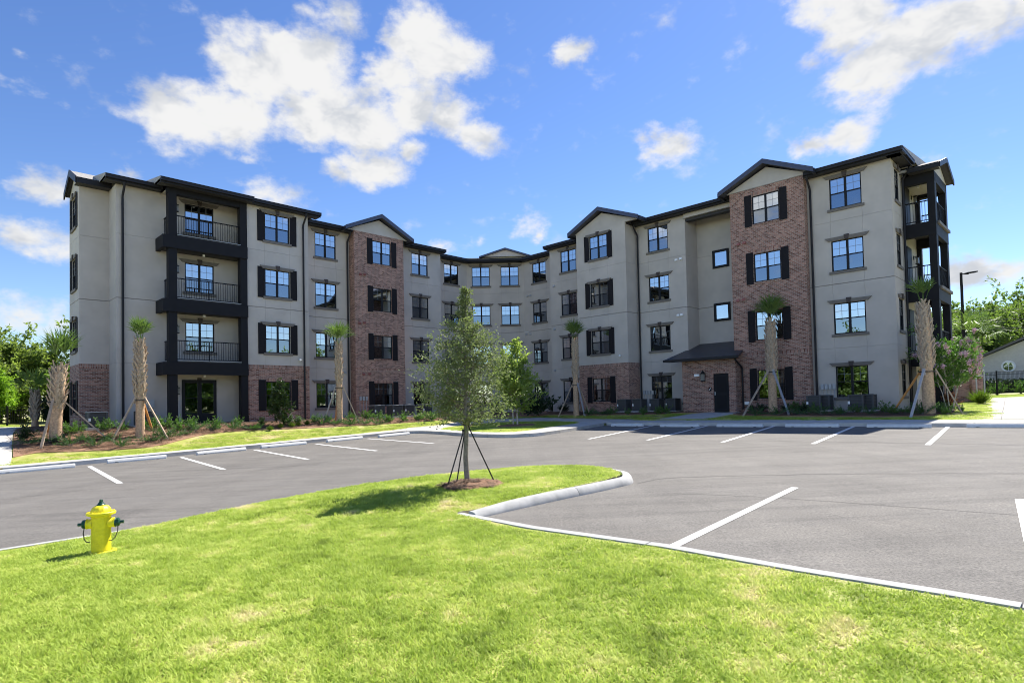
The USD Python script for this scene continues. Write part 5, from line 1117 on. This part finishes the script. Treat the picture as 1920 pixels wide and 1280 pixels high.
SH = [('b',-18.47,24.70,.51),('b',-18.35,25.02,.52),('b',-17.79,25.84,.60),('b',-17.27,26.28,.47),('b',-16.53,27.12,.63),('b',-15.98,27.56,.64),('b',-15.35,27.22,.54),('b',-15.24,28.14,.56),('j',-14.72,27.60,.32),('b',-14.25,28.54,.56),('j',-14.27,28.12,.28),('b',-13.73,29.64,.48),('j',-13.57,28.78,.26),
 ('j',-18.65,22.90,.22),('d',-19.11,23.24,.55),('j',-18.22,23.38,.29),('j',-17.35,23.29,.32),('j',-17.38,24.22,.26),('j',-16.58,23.59,.26),('j',-16.80,24.74,.24),('j',-15.82,23.97,.26),('j',-15.35,25.07,.28),('j',-15.19,25.87,.35),('j',-14.82,26.70,.22),
 ('b',-12.88,30.46,.41),('j',-12.78,29.10,.28),('t',-12.00,29.42,.24),('t',-11.77,30.12,.26),('t',-11.39,30.62,.27),('t',-11.21,31.04,.24),('t',-10.92,31.56,.27),('w',-11.73,31.10,.50),('w',-11.55,31.85,.38),('b',-10.85,32.7,.44),('j',-10.29,32.08,.28),('j',-9.70,32.42,.28),('b',-10.3,33.2,.43),('b',-9.6,35.5,.40),
 ('j',-8.98,33.20,.29),('j',-8.29,33.18,.29),('b',-8.65,35.28,.55),('j',-8.92,32.66,.27),('j',-7.59,33.39,.28),('b',-8.0,35.5,.48),('b',-7.21,34.56,.50),('b',-6.5,35.3,.58),('b',-5.75,36.0,.53),('b',-5.5,36.6,.48),('b',-4.95,36.5,.60),
 ('d',1.55,39.5,1.75),('d',2.85,43.5,.6),('d',3.6,42.3,.5),('d',-2.41,40.56,1.1),('d',.9,41.5,1.0),('d',-1.15,40.94,.85),('d',5.2,39.7,.5),('d',5.8,39.2,.55),('j',5.47,36.34,.33),('j',4.7,36.9,.30),('b',6.04,36.06,.48),('b',6.75,35.0,.40),('b',7.55,34.3,.46),('b',8.23,33.75,.46),('b',8.7,33.8,.5),('d',10.3,34.1,.7),('b',10.9,33.8,.42),
 ('d',12.35,32.3,.4),('d',12.7,31.5,.36),('j',11.98,29.26,.28),('d',12.95,30.9,.40),('j',12.71,28.48,.28),('d',13.9,30.2,.4),('b',14.3,29.75,.55),('j',13.52,27.94,.27),('d',14.1,28.75,.38),('b',14.4,28.35,.48),('j',14.13,27.28,.26),('b',14.92,27.2,.3),('j',14.76,26.60,.24),('b',15.6,27.05,.4),('j',15.60,26.02,.23),('b',16.30,25.93,.5),('b',16.24,25.34,.34),('b',16.80,25.39,.3),('j',16.87,24.40,.33),('b',17.47,23.97,.33),('j',18.6,26.1,.26),('b',20.2,27.2,.3),('r',20.6,28.2,.75),('g',26.3,33.4,.8),('j',17.9,24.7,.22),('b',19.0,25.2,.3)]
ORD = ['first', 'second', 'third', 'fourth', 'fifth', 'sixth', 'seventh', 'eighth', 'ninth', 'tenth', 'eleventh', 'twelfth', 'thirteenth', 'fourteenth', 'fifteenth', 'sixteenth', 'seventeenth', 'eighteenth', 'nineteenth', 'twentieth', 'twenty-first', 'twenty-second', 'twenty-third', 'twenty-fourth', 'twenty-fifth', 'twenty-sixth', 'twenty-seventh', 'twenty-eighth', 'twenty-ninth', 'thirtieth']
def bed_of(x, y): return 'left' if y - x > 36 and x < -3 or x < -3 else ('back' if x < 4 else 'right')
srt = sorted(range(len(SH)), key=lambda i: SH[i][1] / SH[i][2]); cnt = {}; lab = {}
for i in srt:
    k = (SH[i][0], bed_of(SH[i][1], SH[i][2])); cnt[k] = cnt.get(k, 0) + 1; lab[i] = (ORD[cnt[k] - 1], k)
r = np.random.default_rng(77)
PLACE = {'left': 'in the left wing mulch bed', 'back': 'at the shaded back of the court', 'right': 'in the bed along the right wing'}
for i, (k, X, Y, h) in enumerate(SH):
    nm, desc = NAMES[k]; o, (kk, bd) = lab[i]
    label = '%s, %s from the left %s' % (desc, o, PLACE[bd]) if cnt[(kk, bd)] > 1 else '%s, the only one %s' % (desc, PLACE[bd])
    loc = (X, Y, float(gz(X, Y)) + .01); rz = r.uniform(0, 6.28); sc = 1.12 * h / SIZE_UNIT[k]; sx = sc * r.uniform(.8, 1.05); grp = desc + 's ' + PLACE[bd]
    if k == 'w': sx *= 1.1
    kv = k + str(i % 2)
    if kv in SRC: copy_of(SRC[kv], label, loc, rz, grp, (sx, sx, sc)); continue
    t = thing(nm, label, 'shrub' if k not in 'tg' else 'grass clump', loc, rz, grp, (sx, sx, sc)); SRC[kv] = t
    w, lv, mt = shrub_mesh('b' if k == 'w' else k, np.random.default_rng(100 + i))
    put('stem', w, 'bark', t); put('foliage', lv, mt, t)
    if k == 'w':
        c = lv[0].reshape(-1, 4, 3)[::5, 2]; put('flower', leaf_quads(c, unit(np.random.default_rng(1).normal(0, 1, c.shape)), unit(np.random.default_rng(2).normal(0, 1, c.shape)), .09, .09), 'paleflower', t)
# small broadleaved tree against the brick base
r = np.random.default_rng(9)
mg = thing('small_magnolia', 'small dense broadleaved tree before the brick base of the left wing', 'tree', (-11.98, 30.60, .67))
w, lv = branchy(r, 2.25, .12, lambda t: np.interp(t, [0, .2, .5, .8, 1], [.38, .52, .46, .26, .08]), 46, 7, 9, .15, .065, .03, pitch=(.3, .9)); put('trunk', w, 'bark', mg); put('crown', lv, 'magnolia', mg)
# pink flowering shrub tree at the right corner
r = np.random.default_rng(14); cx_, cy_ = 19.3, 26.2
cm = thing('flowering_tree', 'multi-stemmed shrub tree with pink flower clusters beside the right corner palm', 'tree', (cx_, cy_, float(gz(cx_, cy_))))
LV, WD, TIPS = [], [], []
for q in range(5):
    a = q * 1.26; w, lv = branchy(r, 2.75 + .3 * (q % 3), 1.0, lambda t: np.interp(t, [0, .3, .7, 1], [.45, .75, .65, .2]), 20, 7, 9, .12, .06, .022, pitch=(.3, .9), lean=.0)
    sh = np.array([[math.cos(a) * .5, math.sin(a) * .5, 0]]); f_ = lambda v: v + sh * np.clip(v[:, 2:] / 2.2, 0, 1.3) + np.array([math.cos(a), math.sin(a), 0]) * .1
    put('stem', (f_(w[0]), w[1]), 'barkpale', cm, smooth=60); LV.append((f_(lv[0]), lv[1]))
LVj = join(*LV); put('crown', LVj, 'shrub', cm)
c = LVj[0].reshape(-1, 4, 3)[:, 2]; rad = np.hypot(c[:, 0], c[:, 1]); outer = np.where((rad > .75) & (c[:, 2] > 1.5) | (c[:, 2] > 2.75))[0]; pick = r.choice(outer, 70, replace=False)
for p in pick:
    n = 70; cc = c[p] + unit(r.normal(0, 1, (n, 3))) * r.uniform(0, .105, (n, 1)) * (1, 1, 1.4) + (0, 0, .04); put('flower_cluster', leaf_quads(cc, unit(r.normal(0, 1, (n, 3))), unit(r.normal(0, 1, (n, 3))), .06, .06), 'pink', cm)

# ------------------------------------------------------------------ things at the right edge
def ont(x, y): return float(gz(x, y))
lx, ly = 30.1, 39.4
lp = thing('lamp_post', 'tall black car park lamp with a flat head behind the brick pillar', 'lamp post', (lx, ly, ont(lx, ly)))
put('base', lathe([(0, -.2), (.28, -.2), (.28, .55), (.26, .6), (0, .6)], 24), 'concrete', lp, smooth=40); put('pole', tube([(0, 0, .6), (0, 0, 4.5), (0, 0, 8.5)], [.115, .095, .075], 12), 'black', lp, smooth=50)
put('arm', boxm(-.02, .5, -.03, .03, 8.38, 8.44), 'black', lp); put('lamp_head', (lambda m_: (m_[0] @ np.array([[1, 0, .12], [0, 1, 0], [0, 0, 1]]), m_[1]))(boxm(.35, 1.0, -.17, .17, 8.38, 8.46)), 'black', lp)
for X, Y, h, lab_ in ((27.2, 34.2, 1.9, 'taller thin grey steel post right of the brick pillar'), (27.6, 35.3, 1.55, 'shorter grey steel post just behind the taller one')):
    p = thing('sign_post', lab_, 'post', (X, Y, ont(X, Y))); put('post', tube([(0, 0, -.3), (0, 0, h)], .035, 8), 'grey', p, smooth=50); put('cap', lathe([(.037, h), (.037, h + .02), (0, h + .03)], 8), 'grey', p)
px_, py_ = 28.6, 36.8
bpil = thing('brick_pillar', 'low brick pillar and wall stub at the right garden fence', 'pillar', (px_, py_, ont(px_, py_)))
fr_p = lambda u, n, z: (u, -n, z)
put('pillar', MB().box(ident, -.33, .33, -.33, .33, -.3, 1.55), 'brick', bpil); put('cap', boxm(-.37, .37, -.37, .37, 1.551, 1.62), 'concrete', bpil); put('wall', MB().box(ident, -2.6, -.331, -.12, .12, -.3, 1.15), 'brick', bpil)
def fence(name, label, pts, h, step=2.4, pick=.11):
    X0, Y0 = pts[0]; z0 = ont(X0, Y0); t = thing(name, label, 'fence', (X0, Y0, z0)); m = MB()
    for (a, b) in zip(pts[:-1], pts[1:]):
        a, b = np.array(a), np.array(b); L = np.linalg.norm(b - a); d = (b - a) / L; n = int(round(L / step))
        g = lambda s: ont(*(a + d * s)) - z0
        fr = lambda u, nn, z: (a[0] - X0 + d[0] * u + d[1] * nn, a[1] - Y0 + d[1] * u - d[0] * nn, z)
        for k in range(n + 1):
            s = L * k / n; put('post', MB().box(fr, s - .04, s + .04, -.04, .04, g(s) - .3, g(s) + h + .08), 'black', t)
        for k in range(n):
            s0, s1 = L * k / n + .04, L * (k + 1) / n - .04; za = g((s0 + s1) / 2)
            for zz in (.12, h - .22, h - .04): m.box(fr, s0, s1, -.018, .018, za + zz, za + zz + .035)
            for q in np.arange(s0 + pick, s1, pick): m.box(fr, q - .009, q + .009, -.009, .009, za + .155, za + h - .22); m.box(fr, q - .009, q + .009, -.009, .009, za + h - .185, za + h - .04)
    put('picket_panel', m, 'black', t); return t
fence('iron_fence', 'black iron picket fence before the house at the right edge', [(35.8, 46.6), (60, 48.7)], 1.85)
fence('iron_fence', 'black iron picket fence below the trees at far left', [(-44, 34), (-33, 35.2), (-24, 39)], 1.15)
hx0, hy0 = 44.2, 57.0; hzb = ont(hx0, hy0) + .2
hs = thing('neighbour_house', 'pale single-storey house with a gable and round window beyond the right fence', 'house', (hx0, hy0, hzb), math.radians(-37))
put('wall', MB().prism(ident, [(0, -.5), (16, -.5), (16, 2.7), (8, 6.4), (0, 2.75)], -8, 0), 'housewall', hs)
put('roof', MB().prism(ident, [(-.9, 2.35), (8, 6.62), (16.9, 2.35), (16.9, 2.57), (8, 6.86), (-.9, 2.57)], -8.4, .6), 'houseroof', hs)
put('porch_gable', MB().prism(ident, [(5.2, 1.9), (12, 1.9), (8.6, 3.6)], .02, 1.8), 'housewall', hs); put('porch_roof', MB().prism(ident, [(4.7, 1.75), (8.6, 3.72), (12.5, 1.75), (12.5, 1.95), (8.6, 3.94), (4.7, 1.95)], .0201, 2.2), 'houseroof', hs)
rw = put('round_window', along_x(lathe([(.42, 0), (.55, 0), (.55, .06), (.42, .06)], 20), 1, 0), 'white', hs); 
def yz(m_, X, Z, y): v, f = m_; return np.stack([v[:, 0] + X, -v[:, 2] - y, v[:, 1] + Z], 1), f
stage.RemovePrim(rw.GetPath()); used[(hs.GetPath().pathString, 'round_window')] = 0
rw = put('round_window', yz(lathe([(.40, 0), (.54, 0), (.54, .06), (.40, .06)], 20), 2.7, 2.2, .002), 'white', hs)
put('pane', yz(lathe([(0, .02), (.40, .02)], 20), 2.7, 2.2, .002), 'screen', rw); put('muntin', join(yz(boxm(-.02, .02, -.4, .4, .021, .05), 2.7, 2.2, .002), yz(boxm(-.4, .4, -.02, .02, .0505, .06), 2.7, 2.2, .002)), 'white', rw)
# hedge and shrubs behind the right fence
r = np.random.default_rng(31)
hd = thing('hedge', 'dark clipped hedge behind the right iron fence', 'hedge', (36, 52.5, ont(40, 52.5)))
n = 9000; c = np.c_[r.uniform(0, 24, n), r.uniform(-.6, .6, n), r.uniform(0, 1.25, n)]; put('foliage', leaf_quads(c, unit(r.normal(0, 1, (n, 3)) + (0, -.4, .2)), unit(r.normal(0, 1, (n, 3))), .22, .12), 'darkshrub', hd)
put('stem', boxm(.2, 23.8, -.45, .45, -.2, 1.0), 'darkshrub', hd)
for i, X in enumerate((37.5, 39.3, 41.4, 43.6)):
    Y = 47.9 + (X - 36) * .08; copy_of(SRC['b0'], 'rounded green shrub, %s from the left behind the right iron fence' % ORD[i], (X, Y, ont(X, Y)), i * 1.3, 'shrubs behind the right fence', (1.1, 1.1, 1.25))
r = np.random.default_rng(33)
# trees beyond
def big_tree(name, label, X, Y, H, R, mat, seed, base=.18, L=.42, nl=None, group=None, shape=None, z=None):
    r = np.random.default_rng(seed); z0 = ont(X, Y) if z is None else z
    t = thing(name, label, 'tree', (X, Y, z0), 0, group)
    shape = shape or (lambda t_: np.interp(t_, [0, .15, .45, .75, 1], [.45, .85, 1.0, .75, .2]))
    w, lv = branchy(r, H, H * base, lambda t_: R * shape(t_), 90, 16, 22, L * .72, L * .40, .035 * H, pitch=(-.1, .5))
    put('trunk', w, 'bark', t, smooth=60); put('crown', lv, mat, t); return t
TL = big_tree('broad_tree', 'grey-green airy tree at the far left edge', -38, 44, 5.2, 3.8, 'tree_a', 1, base=.06, group='trees beyond the left fence')
TL2 = big_tree('broad_tree', 'bright lime-green tree right behind the leftmost palm', -29.5, 45, 4.9, 3.2, 'tree_c', 2, base=.06, group='trees beyond the left fence')
copy_of(TL, 'grey-green tree between the far left palm and the lime-green tree', (-33, 50, ont(-33, 50)), 2.0, None, 1.15)
copy_of(TL, 'grey-green tree cut by the left photo edge', (-46, 47, ont(-46, 47)), 4.0, None, .95)
copy_of(TL2, 'lime-green tree low behind the far left fence', (-36, 40, ont(-36, 40)), 1.1, None, .62)
copy_of(TL, 'grey-green tree peeping beside the left building corner', (-30, 52, ont(-30, 52)), 5.2, None, 1.05)
dk = big_tree('dark_conifer_shrub', 'dark evergreen shrub under the far left palm', -25.0, 33.4, 1.9, 1.0, 'darkshrub', 3, base=.03, L=.2)
TR = big_tree('broad_tree', 'tall oak rising above the house at the right edge', 70, 72, 10.5, 7.5, 'tree_b', 4, L=.85, group='trees beyond the right fence')
TR2 = big_tree('broad_tree', 'rounded mid-green tree left of the house roof', 43.5, 61, 6.4, 4.4, 'tree_b', 5, base=.1, L=.46, group='trees beyond the right fence')
copy_of(TR2, 'pale green tree between the lamp post and the balconies', (40, 66, ont(40, 66)), 2.2, None, 1.0)
copy_of(TR2, 'green tree right behind the lamp post', (45, 68, ont(45, 68)), 4.1, None, 1.05)
copy_of(TR, 'oak behind the house, lower than the tallest one', (57, 80, ont(57, 80)), 1.2, None, .80)
copy_of(TR2, 'green tree low behind the balcony column', (36.5, 62, ont(36.5, 62)), 5.5, None, .95)
copy_of(TR2, 'green tree filling the gap behind the house roof', (52, 68, ont(52, 68)), 3.1, None, 1.2)
copy_of(TR2, 'green tree behind the house, just left of the tallest oak', (60, 72, ont(60, 72)), .8, None, 1.35)
for i, (X, Y, s) in enumerate([(-34, 14, 1.2), (-38, 2, 1.4), (-28, -12, 1.3), (-14, -26, 1.4), (4, -32, 1.3), (22, -28, 1.4), (38, -14, 1.3), (44, 2, 1.2), (-42, 24, 1.2), (50, 14, 1.4), (52, 24, 1.3), (48, 8, 1.3), (50, -4, 1.4), (54, 32, 1.3), (-48, 8, 1.4), (-47, -4, 1.3), (-50, 18, 1.4), (-40, -10, 1.4)]):
    copy_of([TL, TR2, TL2][i % 3], 'broad tree across the car park, reflected in the windows', (X, Y, float(Pz(X, Y))), i * 1.7, 'trees across the car park', s)
for i, (dz) in enumerate((8.9, 8.0, 7.2)):
    a, b = np.array([36, 56, dz + .3]), np.array([75, 50, dz + 1.0]); s = np.linspace(0, 1, 14)[:, None]; p = a + (b - a) * s; p[:, 2] -= 1.2 * (s * (1 - s))[:, 0]
    wv = put('power_line', tube(p, .014, 4), 'wire'); tag(wv, ['topmost power line crossing the trees at the right edge', 'middle power line crossing the trees at the right edge', 'lowest power line crossing the trees at the right edge'][i], 'power line', 'power lines at the right edge')
